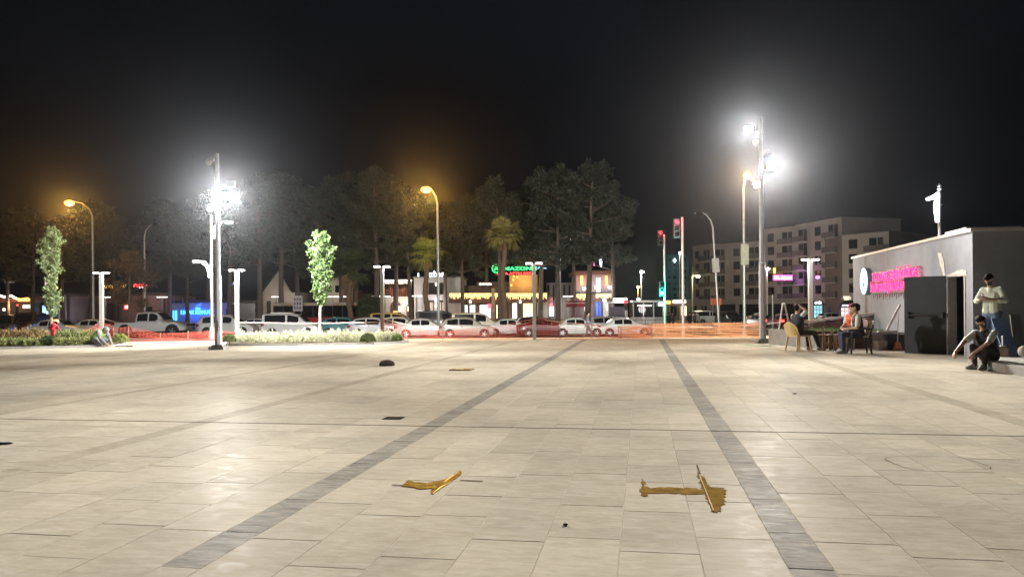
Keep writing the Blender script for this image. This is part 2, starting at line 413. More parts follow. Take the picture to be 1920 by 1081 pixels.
def spills():
    def patch(name, pts, mat, label, cat, th=.004, seed=1, rag=.01):
        rnd = random.Random(seed); q = [G(*p) for p in pts]; out = []
        for i, a in enumerate(q):
            b = q[(i+1) % len(q)]; n = max(2, int((b-a).length/.03))
            for k in range(n):
                p = a.lerp(b, k/n); out.append((p.x+rnd.gauss(0, rag*.5), p.y+rnd.gauss(0, rag)))
        mb = MB(); mb.prism(out, .0015, .0015+th); o = mb.build(name, mat); tag(o, label, cat); return o
    gold = M('gold_resin', (.30, .18, .04), .9, 0, spec=0, var=.35, scale=14, bump=.6)
    brown = M('brown_resin', (.24, .15, .045), 1, 0, spec=0, var=.25, scale=10, bump=.25)
    dark = M('resin_edge', (.20, .145, .07), 1, var=.35, scale=30, spec=0)
    patch('resin_spill', [(752,911),(765,901),(800,906),(838,898),(864,882),(866,888),(838,908),(822,918),(812,927),(806,925),(810,915),(790,917),(765,912)], gold,
          'shiny gold resin puddle with pointed arms on the slabs', 'spill', .003, 2, .007)
    o = patch('resin_spill', [(1200,916),(1205,898),(1210,909),(1212,913),(1305,915),(1316,917),(1308,885),(1322,898),(1328,912),(1360,915),(1358,945),(1349,959),(1336,960),(1322,926),(1300,927),(1214,924),(1212,931),(1203,930)], brown,
          'flat brown resin spill filling the slab joints beside the grey stripe', 'spill', .0015, 5, .014)
    b = MB(); b.obox(G(1306, 872)+Vector((0,0,.002)), G(1311, 888)-G(1306, 872), U*.010, Vector((0,0,.003))); b.build('joint_streak', dark, o)
    b = MB(); b.obox(G(1310, 890)+Vector((0,0,.005)), G(1337, 958)-G(1310, 890), U*.007, Vector((0,0,.003))); b.build('painted_glint', M('pale_bead', (.62, .5, .28), .9, var=.2, spec=0), o)  # matte pale line, the gloss is put into its colour
    o2 = bpy.data.objects['resin_spill']
    for pl in (((765, 903), (800, 908), (836, 901), (862, 884)), ((768, 911), (792, 915), (815, 913)), ((812, 924), (828, 913), (846, 903))):
        q = [G(*p)+Vector((0, 0, .005)) for p in pl]; b = MB(); b.tube([p-Vector((0, 0, .003)) for p in q], .0035, 5); b.build('painted_glint', M('gold_glint', (.75, .58, .22), .35, .3, var=.2), o2)  # pale gold lines painted in place of the resin's highlights
    for a, c in (((735, 909), (755, 910)), ((862, 900), (905, 902))):
        b = MB(); b.obox(G(*a)+Vector((0,0,.002)), G(*c)-G(*a), D*.009, Vector((0,0,.003))); b.build('joint_streak', dark, o2)
    # loose paving block and a thin board lying on the plaza
    c = G(725, 685); b = MB()
    pr = [(-.17, 0), (-.175, .06), (-.12, .115), (-.03, .135), (.05, .135), (.13, .105), (.17, .06), (.165, 0)]
    vs = [(x, -.10, z) for x, z in pr]+[(x*.95+.02, .14, z*.97) for x, z in pr]; n = len(pr)
    b.add(vs, [tuple(range(n)), tuple(reversed(range(n, 2*n)))]+[(i, i+n, (i+1) % n+n, (i+1) % n) for i in range(n)])
    tag(b.build('stone_block', M('dark_stone', (.21, .175, .145), .9, var=.25, scale=9, bump=.4), loc=c, rot=(0, 0, .25)), 'dark rounded stone block lying alone on the pale paving', 'stone')
    c = G(866, 693); b = MB(); b.box((-.22, -.22, .003), (.22, .22, .018))
    o = b.build('board', M('tan_board', (.27, .20, .10), 1, var=.2, spec=0), loc=c, rot=(0, 0, -PA)); tag(o, 'thin tan square cover lying flat on the paving', 'board')
    b = MB(); b.box((-.12, -.18, .0185), (.05, .0, .024)); b.build('pale_sheet', M('pale_board', (.55, .48, .3), 1, var=.1, spec=0), o)
    b = MB(); mw = M('trowel_mark', (.05, .045, .03), .7, var=.2)
    b.ell((0, 0, .008), (.11, .05, .012), 8, 5); o = b.build('debris', mw, loc=G(5, 831)); tag(o, 'flat dark lump of debris on the slabs by the joint', 'debris')
    for k, (px, py) in enumerate(((1060, 984), (372, 652), (1490, 738))):
        b = MB(); b.ell((0, 0, .006), (.016+.02*(k > 0), .012, .008), 7, 5); tag(b.build('debris', mw, loc=G(px, py)), 'small dark crumb of mortar on the paving', 'debris', 'mortar crumbs on the paving')
spills()

# ------------------------------------------------------------------ lamps
WHITE = (1, .972, .92); COOL = (.92, .95, 1.0); SODIUM = (1, .50, .10)
E_flood = E('flood_led', (1, .98, .95), 90); E_sod = E('sodium_glow', (1, .47, .07), 7)
def flood_head(root, loc, aim, name='floodlight', on=True, s=1.0):
    """small floodlight: housing, bracket, glowing lens, turned towards its aim"""
    loc = Vector(loc); w = Vector(root.location)+loc; d = (Vector(aim)-w).normalized()
    rot = d.to_track_quat('Y', 'Z').to_euler()
    b = MB(); b.box((-.20*s, -.10*s, -.15*s), (.20*s, .0, .15*s)); b.box((-.17*s, -.15*s, -.12*s), (.17*s, -.10*s, .12*s))
    o = b.build(name, m_pole, root, loc=loc, rot=rot)
    b = MB(); b.box((-.175*s, .002, -.125*s), (.175*s, .012, .125*s)); b.build('lens', E_flood if on else m_glass, o)
    return o, rot
def flood_pole(base, h, split, label, heads, cams, E0):
    root = empty('floodlight_pole', base, label, 'light pole')
    b = MB(); b.prism([(-.24,-.24),(.24,-.24),(.24,.24),(-.24,.24)], 0, .10); b.prism([(-.17,-.17),(.17,-.17),(.17,.17),(-.17,.17)], .10, .16); b.build('base_plate', M('plate', (.2, .2, .2), .6, .3), root)
    for k in range(4):
        b = MB(); b.lathe([(.025, .10), (.025, .135)], ((-1)**k*.2, (-1)**(k//2)*.2, 0), 6); b.build('anchor_bolt', m_steel, root)
    b = MB(); b.tube([(0,0,.16), (0,0,split)], [.125, .115], 8); b.build('lower_pole', m_pole, root)
    b = MB(); b.tube([(0,0,split), (0,0,split+.02), (0,0,h)], [.13, .09, .07], 8); b.build('upper_pole', m_pole, root)
    b = MB(); b.box((-.05,-.135,.6), (.05,-.118,.95)); b.build('access_door', M('plate2', (.28, .28, .29), .5, .3), root)
    for loc, aims in heads:
        b = MB(); b.tube([(0, 0, loc[2]-.05), (loc[0]*.75, loc[1]+.12, loc[2]-.05), (loc[0], loc[1]+.08, loc[2])], .025, 6); b.build('bracket', m_pole, root)
        flood_head(root, loc, aims[0][0], s=.72); hdir = (Vector(aims[0][0])-Vector(base)-Vector(loc)).normalized()
        for aim, en, sp, bl in aims:
            w = Vector(base)+Vector(loc); d = (Vector(aim)-w).normalized()
            lamp('flood_beam', 'SPOT', root, Vector(loc)+hdir*.16+d*.04, en*E0, WHITE, .10, aim, R(sp), bl)
    for (x, y, z) in cams:
        b = MB(); b.tube([(0, 0, z), (x*.8, y, z+.02)], .02, 6); b.lathe([(.07, -.02), (.10, -.05), (.10, -.12), (.07, -.19), (.02, -.21)], (x, y, z+.05), 10); b.build('dome_camera', m_white, root, 40)
    return root
bL = G(410, 655); bR = G(1430, 643)
def rel(b, px, py, dy=0): p = P(px, py, b.y+dy); return p-Vector(b)
flood_pole(bL, 6.45, 2.42, 'tall grey floodlight pole with two glaring lamps standing beside the clipped flower bed',
    [(rel(bL, 422, 367, -.25), [((0, -6, 0), 38, 28, 1), ((-4, -6, 0), 8, 70, 1), ((10.5, 18.5, 1.2), 5.5, 36, 1), ((2.5, 13, 0), 7, 30, 1)]),
     (rel(bL, 394, 390, -.2), [((8, 22, 0), 7.5, 70, 1)]),
     (rel(bL, 434, 346, .3), [((-10, 62, -1), 24, 120, 1), ((-6, 90, 12), 5, 90, 1), ((-4, 29, 0), 4, 110, 1), ((-18, 29.5, 0), 5.5, 90, 1)])],
    [rel(bL, 391, 301)], 1080)
flood_pole(bR, 7.75, 2.75, 'tallest floodlight pole with three glaring lamps standing by the grassy planter',
    [(rel(bR, 1404, 243, -.2), [((-4, -6, 0), 21, 28, 1), ((-6, 9, 0), 18.5, 36, 1), ((-14, 22, 0), 34, 28, 1), ((-16, 29, 0), 34, 36, 1)]),
     (rel(bR, 1446, 314, -.25), [((0, -6, 0), 13, 28, 1), ((4, -6, 0), 21, 66, 1), ((5.5, -1, 0), 13, 28, 1)]),
     (rel(bR, 1419, 346, -.25), [((-9, 17, 0), 16, 36, 1), ((-6, 9, 0), 5.8, 70, 1), ((8, 22, 0), 1.5, 110, 1)]),
     (rel(bR, 1437, 286, .3), [((8, 62, -1), 13, 110, 1), ((2, 90, 12), 5, 80, 1)])],
    [rel(bR, 1417, 264)], 1080)

def t_lamp(base, h, label, group=None, w=.145, energy=150, col=WHITE, name='twin_head_lamp'):
    root = empty(name, base, label, 'street lamp', group)
    b = MB(); b.box((-w/2, -w/2, 0), (w/2, w/2, h-.03)); b.build('post', M('lamp_post', (.48, .48, .46), .5, .3, var=.05), root)
    b = MB(); b.box((-w*.9, -w*.9, 0), (w*.9, w*.9, .03)); b.build('base_plate', m_steel, root)
    for s in (-1, 1):
        b = MB(); b.box((min(s*.05, s*.34), -.09, h-.02), (max(s*.05, s*.34), .09, h+.015)); hd = b.build('lamp_head', m_white, root)
        b = MB(); b.box((min(s*.08, s*.33), -.07, h-.034), (max(s*.08, s*.33), .07, h-.022)); b.build('led_panel', E_white, hd)
        b = MB(); b.box((min(s*.08, s*.33), -.104, h-.018), (max(s*.08, s*.33), -.092, h+.008)); b.build('front_diffuser', E_white, hd)
        lamp('lamp_light', 'POINT', root, (s*.3, 0, h-.12), energy, col, .1)
    return root
TL = [(190, 511, 35.2, 'square twin head lamp post behind the kneeling worker and the drooping net'),
      (444, 506, 34.0, 'square twin head lamp post between the tall floodlight pole and the white van'),
      (716, 499, 32.6, 'square twin head lamp post at the rounded end of the flower bed'),
      (1001, 493, 31.4, 'square twin head lamp post standing free in the middle of the safety net'),
      (1519, 486, 30.6, 'square twin head lamp post rising behind the slatted planter')]
for px, py, Y, lb in TL:
    t = P(px, py, Y); z0 = zg(t.x, Y)-.02
    t_lamp((t.x, Y, z0), t.z-z0, lb)
# far small twin lamps (no light objects: their own glow is enough at that distance)
far_t = []
for px, py, Y in ((197, 557, 92), (304, 557, 92), (519, 559, 92), (624, 557, 92), (640, 557, 92), (694, 558, 92), (706, 558, 90), (722, 559, 90), (781, 561, 88), (792, 556, 90), (1065, 558, 92)):
    t = P(px, py, Y); z0 = zg(t.x, Y); h = t.z-z0
    if not far_t:
        r = empty('small_street_lamp', (t.x, Y, z0), 'small twin head path lamp among the pines by the low buildings', 'street lamp', 'path lamps among the pines')
        b = MB(); b.box((-.07, -.07, 0), (.07, .07, h)); b.build('post', M('lamp_post', (.4, .4, .4)), r)
        for s in (-1, 1):
            b = MB(); b.box((min(s*.07, s*.6), -.1, h-.04), (max(s*.07, s*.6), .1, h+.05)); b.build('lamp_head', E('path_led', (1, .95, .88), 3), r)
        far_t.append(r)
    else: dup(far_t[0], (t.x, Y, z0))

def sodium(px_pole, px_head, py_head, Y, label, energy=6000, on=True, py_base=None):
    hd = P(px_head, py_head, Y); X = X_at(px_pole, Y); z0 = zg(X, Y); h = hd.z-z0
    root = empty('road_lamp', (X, Y, z0), label, 'street lamp'); ax = hd.x-X
    b = MB(); b.tube([(0, 0, 0), (0, 0, h-1.2)], [.13, .075], 8); b.build('pole', m_steel, root, 40)
    b = MB(); b.lathe([(.2, 0), (.2, .5), (.15, .55)], n=8); b.build('base', m_steel, root)
    ad = -.5 if abs(ax) < .4 else 0
    b = MB(); b.tube([(0, 0, h-1.2), (ax*.12, ad*.12, h-.6), (ax*.45, ad*.5, h-.05), (ax*.8, ad*.9, h+.12)], [.075, .06, .05, .045], 8); b.build('arm', m_steel, root, 40)
    sx = math.copysign(1, ax) if abs(ax) > .4 else 0
    c = Vector((ax, ad, h+.05)); b = MB(); b.ell((0, 0, .04), (.42, .16, .11), 10, 7); o = b.build('lamp_head', m_steel, root, 40, loc=c, rot=(0, 0, 0 if sx else PI/2))
    b = MB(); b.ell((0, 0, -.07), (.42, .27, .24), 12, 8); b.build('oversized_bulb', E_sod if on else m_glass, o, 40)  # bulb enlarged, its bright disc stands for the lamp's glare
    if on:
        lamp('sodium_light', 'POINT', root, c+Vector((0, 0, -.35)), energy*.22, SODIUM, .15)
        lamp('halo_spot', 'SPOT', root, c+Vector((0, -.1, -.3)), energy*6, SODIUM, .15, (X*.35, 5, 1), R(90), 1)  # added spot aimed at the plaza to strengthen the lamp's halo
    return root
sodium(175, 130, 380, 66, 'orange sodium road lamp on a tall pole near the dark parked vans')
sodium(822, 799, 355, 61, 'orange sodium road lamp beside the yellow lit palm', 7000)
r = sodium(1396, 1397, 330, 56, 'orange sodium road lamp behind the tallest floodlight pole', 6000)
b = MB(); s = 1441/56; zc = P(1397, 477, 56).z-r.location.z; b.box((-.28, -.22, zc-.75), (.28, -.12, zc+.75)); b.build('banner_panel', M('pale_panel', (.55, .47, .36), .5), r)
sodium(272, 292, 422, 80, 'unlit curved road lamp in front of the dark pines', on=False)
r = sodium(1349, 1323, 400, 66, 'unlit leaning road lamp with a white panel beside the orange signboard', on=False)
r.rotation_euler = (0, R(-3.2), 0); zc = P(1350, 497, 66).z-r.location.z
b = MB(); b.box((-.3, -.2, zc-.6), (.3, -.1, zc+.6)); b.build('banner_panel', M('white_panel', (.6, .6, .58), .5), r)
# smaller far lamps
def far_lamp(px, py, Y, col, es, label, energy, arm=0.):
    t = P(px, py, Y); z0 = zg(t.x, Y); h = t.z-z0; root = empty('street_lamp', (t.x+arm, Y, z0), label, 'street lamp')
    b = MB(); b.tube([(0, 0, 0), (0, 0, h+.1)], [.1, .06], 6); b.build('pole', m_steel, root)
    b = MB(); b.tube([(0, 0, h+.1), (-arm*.9, 0, h+.15)] if arm else [(0, 0, h+.1), (0, -.5, h+.15)], .05, 6); b.build('arm', m_steel, root)
    b = MB(); b.ell((-arm, -.5 if not arm else 0, h), (.28, .2, .16), 10, 7); b.build('lamp_head', E('lamp_'+label[:9], col, es), root, 40)
    lamp('lamp_light', 'POINT', root, (-arm, -.6, h-.3), energy, col, .2)
far_lamp(1050, 475, 84, (1, .97, .93), 40, 'white street lamp on a thin post between two pine trunks', 900)
far_lamp(1202, 510, 100, (.95, 1, .82), 60, 'greenish white street lamp beyond the bus shelter', 2500)
far_lamp(1196, 538, 130, (1, .5, .15), 30, 'small orange lamp far behind the greenish one', 800)
far_lamp(1309, 518, 118, (1, .68, .28), 40, 'amber street lamp before the corner of the apartment block', 2500, arm=-.9)
far_lamp(1438, 504, 120, (1, .95, .9), 30, 'white lamp in front of the apartment block beside the floodlight pole', 900)
far_lamp(1274, 474, 130, (1, .9, .8), 20, 'dim white lamp behind the tall traffic light mast', 500)

def deco_lamp(px, Y, arms, py_top, label, power):
    """ornamental lamp post with glowing curved brackets"""
    t = P(px, py_top, Y); z0 = zg(t.x, Y) if Y > 33 else 0; root = empty('ornamental_lamp', (t.x, Y, z0), label, 'street lamp'); h = t.z-z0
    b = MB(); b.tube([(0, 0, .6), (0, 0, h)], [.075, .06], 10)
    for zz in (1.2, h*.55, h*.62, h*.9): b.lathe([(.07, -.03), (.105, -.02), (.105, .02), (.07, .03)], (0, 0, zz), 10)
    b.build('post', m_pole, root, 40)
    b = MB(); b.lathe([(.17, 0), (.17, .35), (.13, .45), (.13, .55), (.09, .62)], n=12); b.build('pedestal', m_pole, root, 40)
    b = MB(); b.lathe([(.06, 0), (.10, .05), (.05, .12), (.08, .17), (.01, .3)], (0, 0, h), 10); b.build('finial', m_pole, root, 40)
    for (pa, sgn, reach) in arms:
        z1 = P(px, pa, Y).z-z0; x = sgn*reach
        if len(arms) == 1:
            b = MB(); b.tube([(-.10, -.02, z1-1.05), (-.13, -.02, z1-.45), (-.10, -.02, z1-.12)], [.07, .11, .08], 8); b.tube([(-.06, -.02, z1+.12), (-.20, -.02, z1-.02), (-.52, -.02, z1-.12)], [.06, .09, .05], 8); b.build('glowing_bracket', E('bracket_glow', (1, .90, .94), 9), root, 40)
            lamp('lamp_light', 'POINT', root, (-.5, -.1, z1-.3), power, COOL, .15); continue
        b = MB(); b.tube([(sgn*.09, 0, z1-.75), (sgn*.13, 0, z1-.42), (sgn*.25, 0, z1-.15), (sgn*.48, 0, z1)], [.085, .085, .075, .05], 8); b.build('glowing_bracket', E('bracket_glow', (1, .90, .94), 9), root, 40)
        b = MB(); b.tube([(sgn*.06, 0, z1-.30), (sgn*.3, 0, z1+.05), (x*.75, 0, z1+.07)], .03, 6); b.build('arm', m_pole, root)
        b = MB(); b.box((min(x*.7, x*1.05), -.12, z1+.02), (max(x*.7, x*1.05), .12, z1+.09)); hd = b.build('lamp_head', m_white, root)
        b = MB(); b.box((min(x*.74, x*1.02), -.10, z1-.02), (max(x*.74, x*1.02), .10, z1+.016)); b.build('led_panel', E_cool, hd)
        lamp('lamp_light', 'POINT', root, (x*.9, -.1, z1-.15), power, COOL, .15)
    return root
deco_lamp(396, 38, [(418, 1, 1.0), (491, -1, .85)], 412, 'ornamental lamp post with two glowing curved arms behind the floodlight pole', 700)
deco_lamp(1761, 31.5, [(368, -1, .5)], 357, 'ornamental lamp post with one glowing arm behind the grey kiosk', 600)

# traffic lights
def traffic_light(px, Y, py_top, label, heads, low=None):
    X = X_at(px, Y, py_top+100); z0 = zg(X, Y); h = P(px, py_top, Y).z-z0; root = empty('traffic_light', (X, Y, z0), label, 'traffic light')
    b = MB(); b.tube([(0, 0, 0), (0, 0, h)], [.10, .075], 8); b.build('mast', m_steel, root, 40)
    b = MB(); b.lathe([(.2, 0), (.2, .06), (.12, .1)], n=8); b.build('base', m_steel, root)
    for (dx, pz, lit, sc) in heads:
        z = P(px, pz, Y).z-z0
        b = MB(); b.box((dx-.17*sc, -.12, z-.52*sc), (dx+.17*sc, .12, z+.52*sc)); hd = b.build('signal_head', m_dark, root)
        b = MB(); b.box((min(0, dx), -.02, z-.03), (max(0, dx), .02, z+.03)); b.build('bracket', m_dark, root)
        for i, c in enumerate(('red', 'amber', 'green')):
            zz = z+(.33-.33*i)*sc; on = lit == c
            mt = {'red': E('signal_red', (1, .02, .04), 2.2), 'green': E('signal_green', (.02, 1, .66), 45)}.get(c if on else '', m_glass)
            b = MB(); b.lathe([(.12*sc, -.002), (.12*sc, .02), (.08*sc, .035)], n=12, axis='Y'); k = b.build('lens', mt, hd, loc=(dx, -.157, zz))
            b = MB(); b.tube([(dx, -.12, zz+.01), (dx, -.26, zz+.02)], .14*sc, 10, cap=False); b.build('visor', m_dark, hd)
        if lit == 'green': lamp('signal_light', 'POINT', root, (dx, -.5, z-.33*sc), 900, (.02, 1, .6), .1)
        if lit == 'red': lamp('signal_light', 'POINT', root, (dx, -.5, z+.33*sc), 45, (1, .03, .05), .1)
    return root
traffic_light(1280, 44, 407, 'tall traffic light mast showing red above the safety net', [(-.33, 428, 'red', 1.05)])
traffic_light(1246, 52, 440, 'traffic light mast with red above and a bright green signal below', [(-.26, 446, 'red', 1.0), (-.2, 541, 'green', .95)])
traffic_light(1174, 70, 556, 'low signal post showing a red light beside the bus shelter', [(0, 572, 'red', .9)])

# ------------------------------------------------------------------ grey kiosk with the pink sign
UW = 7.72                                              # wall plane: u = UW in the plaza frame
def wallY(px, py=560): k = un(px, py)[0]/F; return UW/(k*math.cos(PA)-math.sin(PA))
def wallV(px, py=560):
    Y = wallY(px, py); X = un(px, py)[0]/F*Y; return X*math.sin(PA)+Y*math.cos(PA)
def wallZ(px, py): return P(px, py, wallY(px, py)).z
def kiosk():
    H = 2.98; v0 = wallV(1824, 540); v1 = wallV(1600, 540); vd0 = wallV(1811, 590); vd1 = wallV(1777, 590); dh = 2.03; W = 7.5; th = .22
    o = PW(UW, v0); root = empty('kiosk', o, 'flat roofed grey rendered kiosk with a pink lit sign and open steel door', 'kiosk', rz=-PA)
    # local frame: x = U, y = D, origin at the near corner
    L = v1-v0; a, b_ = vd0-v0, vd1-v0
    mw = M('grey_render', (.27, .282, .315), .9, var=.07, scale=2.2, bump=.12, spec=.2); mtop = M('parapet_cap', (.62, .56, .50), .6, var=.08)
    def wall(nm, p, q):
        w = MB(); w.box(p, q); return w.build(nm, mw, root)
    wall('side_wall', (0, b_, 0), (th, L, H)); wall('side_wall', (0, 0, 0), (th, a, H)); wall('side_wall', (.001, a, dh), (th, b_, H-.001))
    wall('front_wall', (th, 0, 0), (W, th, H)); wall('rear_wall', (th, L-th, 0), (W, L, H)); wall('far_wall', (W-th, th, 0), (W, L-th, H))
    c = MB(); c.box((-.06, -.06, H), (W+.06, L+.06, H+.07)); c.build('parapet_cap', mtop, root)
    c = MB(); c.box((-.02, .3, H+.07), (1.2, 1.6, H+.13)); c.build('roof_hatch', m_white, root)
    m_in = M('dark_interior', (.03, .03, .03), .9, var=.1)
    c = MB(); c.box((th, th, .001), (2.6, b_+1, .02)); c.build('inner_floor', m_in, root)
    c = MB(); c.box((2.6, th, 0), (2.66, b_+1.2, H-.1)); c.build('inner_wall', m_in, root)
    # frame
    mf = M('door_frame', (.42, .42, .42), .5, .3, var=.05); md = M('door_leaf', (.022, .024, .026), .42, .2, var=.12, scale=2)
    f = MB(); f.box((-.02, a, 0), (th-.03, a+.06, dh)); f.box((-.02, b_-.06, 0), (th-.03, b_, dh)); f.box((-.018, a+.06, dh-.06), (th-.03, b_-.06, dh-.002)); f.build('door_frame', mf, root)
    # open leaf, hinged on the far jamb
    hinge = Vector((-.03, b_-.03, 0)); tip = G(1697, 661); lt = Matrix.Rotation(PA, 3, 'Z') @ (tip-Vector(o)); ang = math.atan2(lt.y-hinge.y, lt.x-hinge.x)
    w = (lt-hinge).length; leaf = MB(); leaf.box((.02, -.025, .03), (w, .025, dh-.03))
    lf = leaf.build('door', md, root, loc=hinge, rot=(0, 0, ang))
    mh = M('push_bar', (.10, .085, .085), .35, .5, var=.1)
    p = MB(); p.tube([(.10, .075, 1.0), (w-.10, .075, 1.0)], .022, 8); p.build('push_bar', mh, lf)
    for x in (.06, w-.14):
        p = MB(); p.box((x, .026, .93), (x+.09, .11, 1.08)); p.build('bar_housing', m_dark, lf)
    p = MB(); p.box((.02, -.027, .0), (w, .027, .028)); p.build('bottom_seal', m_dark, lf)
    for z in (.3, 1.0, 1.75):
        p = MB(); p.lathe([(.018, -.06), (.018, .06)], (0, .0, z), 8); p.build('hinge', mf, lf)
    p = MB(); p.box((th+.02, a+.5, .95), (th+.05, a+.62, 1.15)); p.build('lock_case', mf, root)
    # smears of white filler round the door
    mp = M('white_filler', (.62, .61, .58), .9, var=.15, scale=9)
    def smear(nm, pts, seed):
        rnd = random.Random(seed); q = [(0, wallV(x, y)-v0, wallZ(x, y)) for x, y in pts]; n = len(q)
        out = []
        for i in range(n):
            A, B = Vector(q[i]), Vector(q[(i+1) % n])
            for k in range(4):
                c_ = A.lerp(B, k/4); out.append((0, c_.y+rnd.gauss(0, .012), c_.z+rnd.gauss(0, .012)))
        n = len(out); s_ = MB(); s_.add([(-.012, y, z) for _, y, z in out]+[(-.001, y, z) for _, y, z in out], [tuple(range(n)), tuple(reversed(range(n, 2*n)))]+[(i, i+n, (i+1) % n+n, (i+1) % n) for i in range(n)])
        s_.build(nm, mp, root)
    smear('filler_streak', [(1759, 474), (1766, 473), (1771, 495), (1774, 518), (1770, 519), (1764, 496)], 1)
    smear('filler_patch', [(1775, 517), (1790, 509), (1803, 504), (1812, 508), (1813, 516), (1795, 516)], 2)
    # round emblem lamp
    dz = wallZ(1629, 527); dv = wallV(1629, 527)-v0; r = .5*(wallZ(1629, 505)-wallZ(1629, 552))*1.08
    em = MB(); em.lathe([(r, -.16), (r, -.02)], (0, 0, 0), 32, 'X'); e = em.build('emblem_sign', M('emblem_case', (.25, .3, .4), .5), root, loc=(0, dv, dz))
    k = MB(); k.lathe([(r*.97, -.168), (r*.97, -.161)], n=32, axis='X'); k.build('emblem_face', E('emblem_glow', (.62, .86, 1.0), 1.15), e)
    k = MB()
    for i in range(32):
        t0, t1 = 2*PI*i/32, 2*PI*(i+1)/32
        k.add([(-.1705, math.cos(t)*q, math.sin(t)*q) for t, q in ((t0, r*.97), (t1, r*.97), (t1, r*.84), (t0, r*.84))], [(0, 1, 2, 3)])
    k.build('emblem_ring', E('ring_glow', (.40, .70, 1.0), 1.3), e)
    k = MB(); k.add([(-.172, y*r, z*r) for y, z in ((-.26, -.05), (.0, .42), (.26, -.05), (.12, -.05), (0, .18), (-.12, -.05))], [(0, 1, 4, 5), (1, 2, 3, 4)]); k.build('emblem_mark', E('mark_red', (.75, .06, .12), .5), e)
    k = MB(); k.add([(-.172, y*r, z*r) for y, z in ((-.30, -.12), (.30, -.12), (.18, -.36), (0, -.46), (-.18, -.36))], [(0, 1, 2, 3, 4)]); k.build('emblem_leaf', E('mark_blue', (.12, .30, .55), .4), e)
    # pink neon letters standing on thin rails
    En = E('pink_neon', (1, .035, .22), 1.8); mr = M('sign_rail', (.10, .02, .03), .5, .3)
    tilt = (PI/2, 0, -PI/2)
    for line, py_l, px0, px1, sz in (('T.C. ÇEVRE, ŞEHİRCİLİK VE', 519, 1644, 1730, .36), ('İKLİM DEĞİŞİKLİĞİ BAKANLIĞI', 540, 1641, 1736, .36)):
        y0, y1 = wallV(px0, 520)-v0, wallV(px1, 520)-v0; z = wallZ(px0+10, py_l if py_l < 530 else 540)
        o_ = text('sign_lettering', line, En, root, (-.13, (y0+y1)/2, z), tilt, sz, .03, bold=0)
        o_.scale = (1, 1, 1); bpy.context.view_layer.update(); wd = o_.dimensions.x or 1; o_.scale = (abs(y1-y0)/wd, 1, 1)
        rl = MB(); rl.box((-.09, min(y0, y1), z-.20), (-.07, max(y0, y1), z-.17)); rl.box((-.09, min(y0, y1), z+.14), (-.07, max(y0, y1), z+.17))
        n = 22
        for i in range(n):
            yy = y0+(y1-y0)*(i+.5)/n; rl.box((-.07, yy-.012, z-.195), (-.001, yy+.012, z-.175)); rl.box((-.086, yy-.008, z-.33+.05*math.sin(i*2.1)), (-.074, yy+.008, z-.2))
        rl.build('sign_rail', mr, root)
    return root
KI = kiosk()

# ------------------------------------------------------------------ step platform by the kiosk and what stands on it
def platform():
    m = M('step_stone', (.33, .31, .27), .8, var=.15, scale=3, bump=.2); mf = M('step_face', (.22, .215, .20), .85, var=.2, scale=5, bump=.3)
    c = G(1793, 690); u0 = c.dot(U)+.40; v1 = c.dot(D)
    root = empty('platform', PW(u0, v1), 'low stone platform with rough edge beside the kiosk', 'platform', rz=-PA)
    ln = [.0, 1.2, 2.4, 3.6, 4.8, 6.0, 7.2]
    for i in range(6):
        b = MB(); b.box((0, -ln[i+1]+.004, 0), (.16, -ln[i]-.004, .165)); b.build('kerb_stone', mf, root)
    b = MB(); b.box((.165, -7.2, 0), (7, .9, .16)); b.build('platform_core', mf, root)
    for i in range(7):
        for j in range(5):
            b = MB(); b.box((.17+j*1.1, -6.3+i*1.02+.004, .16), (.17+j*1.1+1.094, -6.3+i*1.02+1.016, .172)); b.build('platform_slab', m, root)
    return root
PLAT = platform()
def leaning_board(px0, px1, pt, Y, z0, mat, label, back=.35, th=.02):
    a = X_at(px0, Y); c = X_at(px1, Y); h = P(px0, pt, Y).z-z0
    b = MB(); b.obox((0, 0, 0), (c-a, 0, 0), (0, th, 0), (-.06 if px0 < 1890 else .12, back, h)); return tag(b.build('board', mat, loc=(a, Y, z0)), label, 'board')
leaning_board(1883, 1911, 597, 16.3, .172, M('blue_board', (.22, .34, .62), .5, var=.05), 'pale blue board leaning on the platform behind the standing man')
leaning_board(1903, 1922, 590, 16.6, .172, M('grey_board', (.20, .21, .22), .6, var=.08), 'dark grey board leaning behind the pale blue one')
def small_box(name, px, py, Y, sz, mat, label, cat, lidmat=None, rz=0.):
    p = P(px, py, Y); z = .172 if Y < 17.5 and px > 1790 else 0
    root = empty(name, (p.x, Y, z), label, cat, rz=rz); w, d, h = sz
    b = MB(); b.box((-w/2, -d/2, 0), (w/2, d/2, .02)); b.build('bottom', mat, root)
    for s in (-1, 1):
        b = MB(); b.box((min(s*w/2, s*(w/2-.02)), -d/2, .02), (max(s*w/2, s*(w/2-.02)), d/2, h)); b.build('side', mat, root)
        b = MB(); b.box((-w/2+.02, min(s*d/2, s*(d/2-.02)), .02), (w/2-.02, max(s*d/2, s*(d/2-.02)), h)); b.build('side', mat, root)
    if lidmat:
        b = MB(); b.box((-w/2-.01, -d/2-.01, h), (w/2+.01, d/2+.01, h+.02)); b.build('lid', lidmat, root)
    return root
m_card = M('cardboard', (.42, .34, .27), .85, var=.15); m_black = M('black_plastic', (.018, .017, .018), .45, var=.15)
small_box('box', 1875, 668, 16.2, (.22, .2, .18), m_card, 'small pale box on the platform beside the blue board', 'box', m_dark)
bb = MB(); bb.tube([(0, 0, .02), (.06, .1, .22)], .012, 6); bb.box((-.05, -.03, 0), (.05, .03, .02)); tag(bb.build('hand_tool', m_white, loc=(P(1880, 650, 16.15).x, 16.15, .172+.2)), 'white handled tool lying on the small pale box', 'tool')
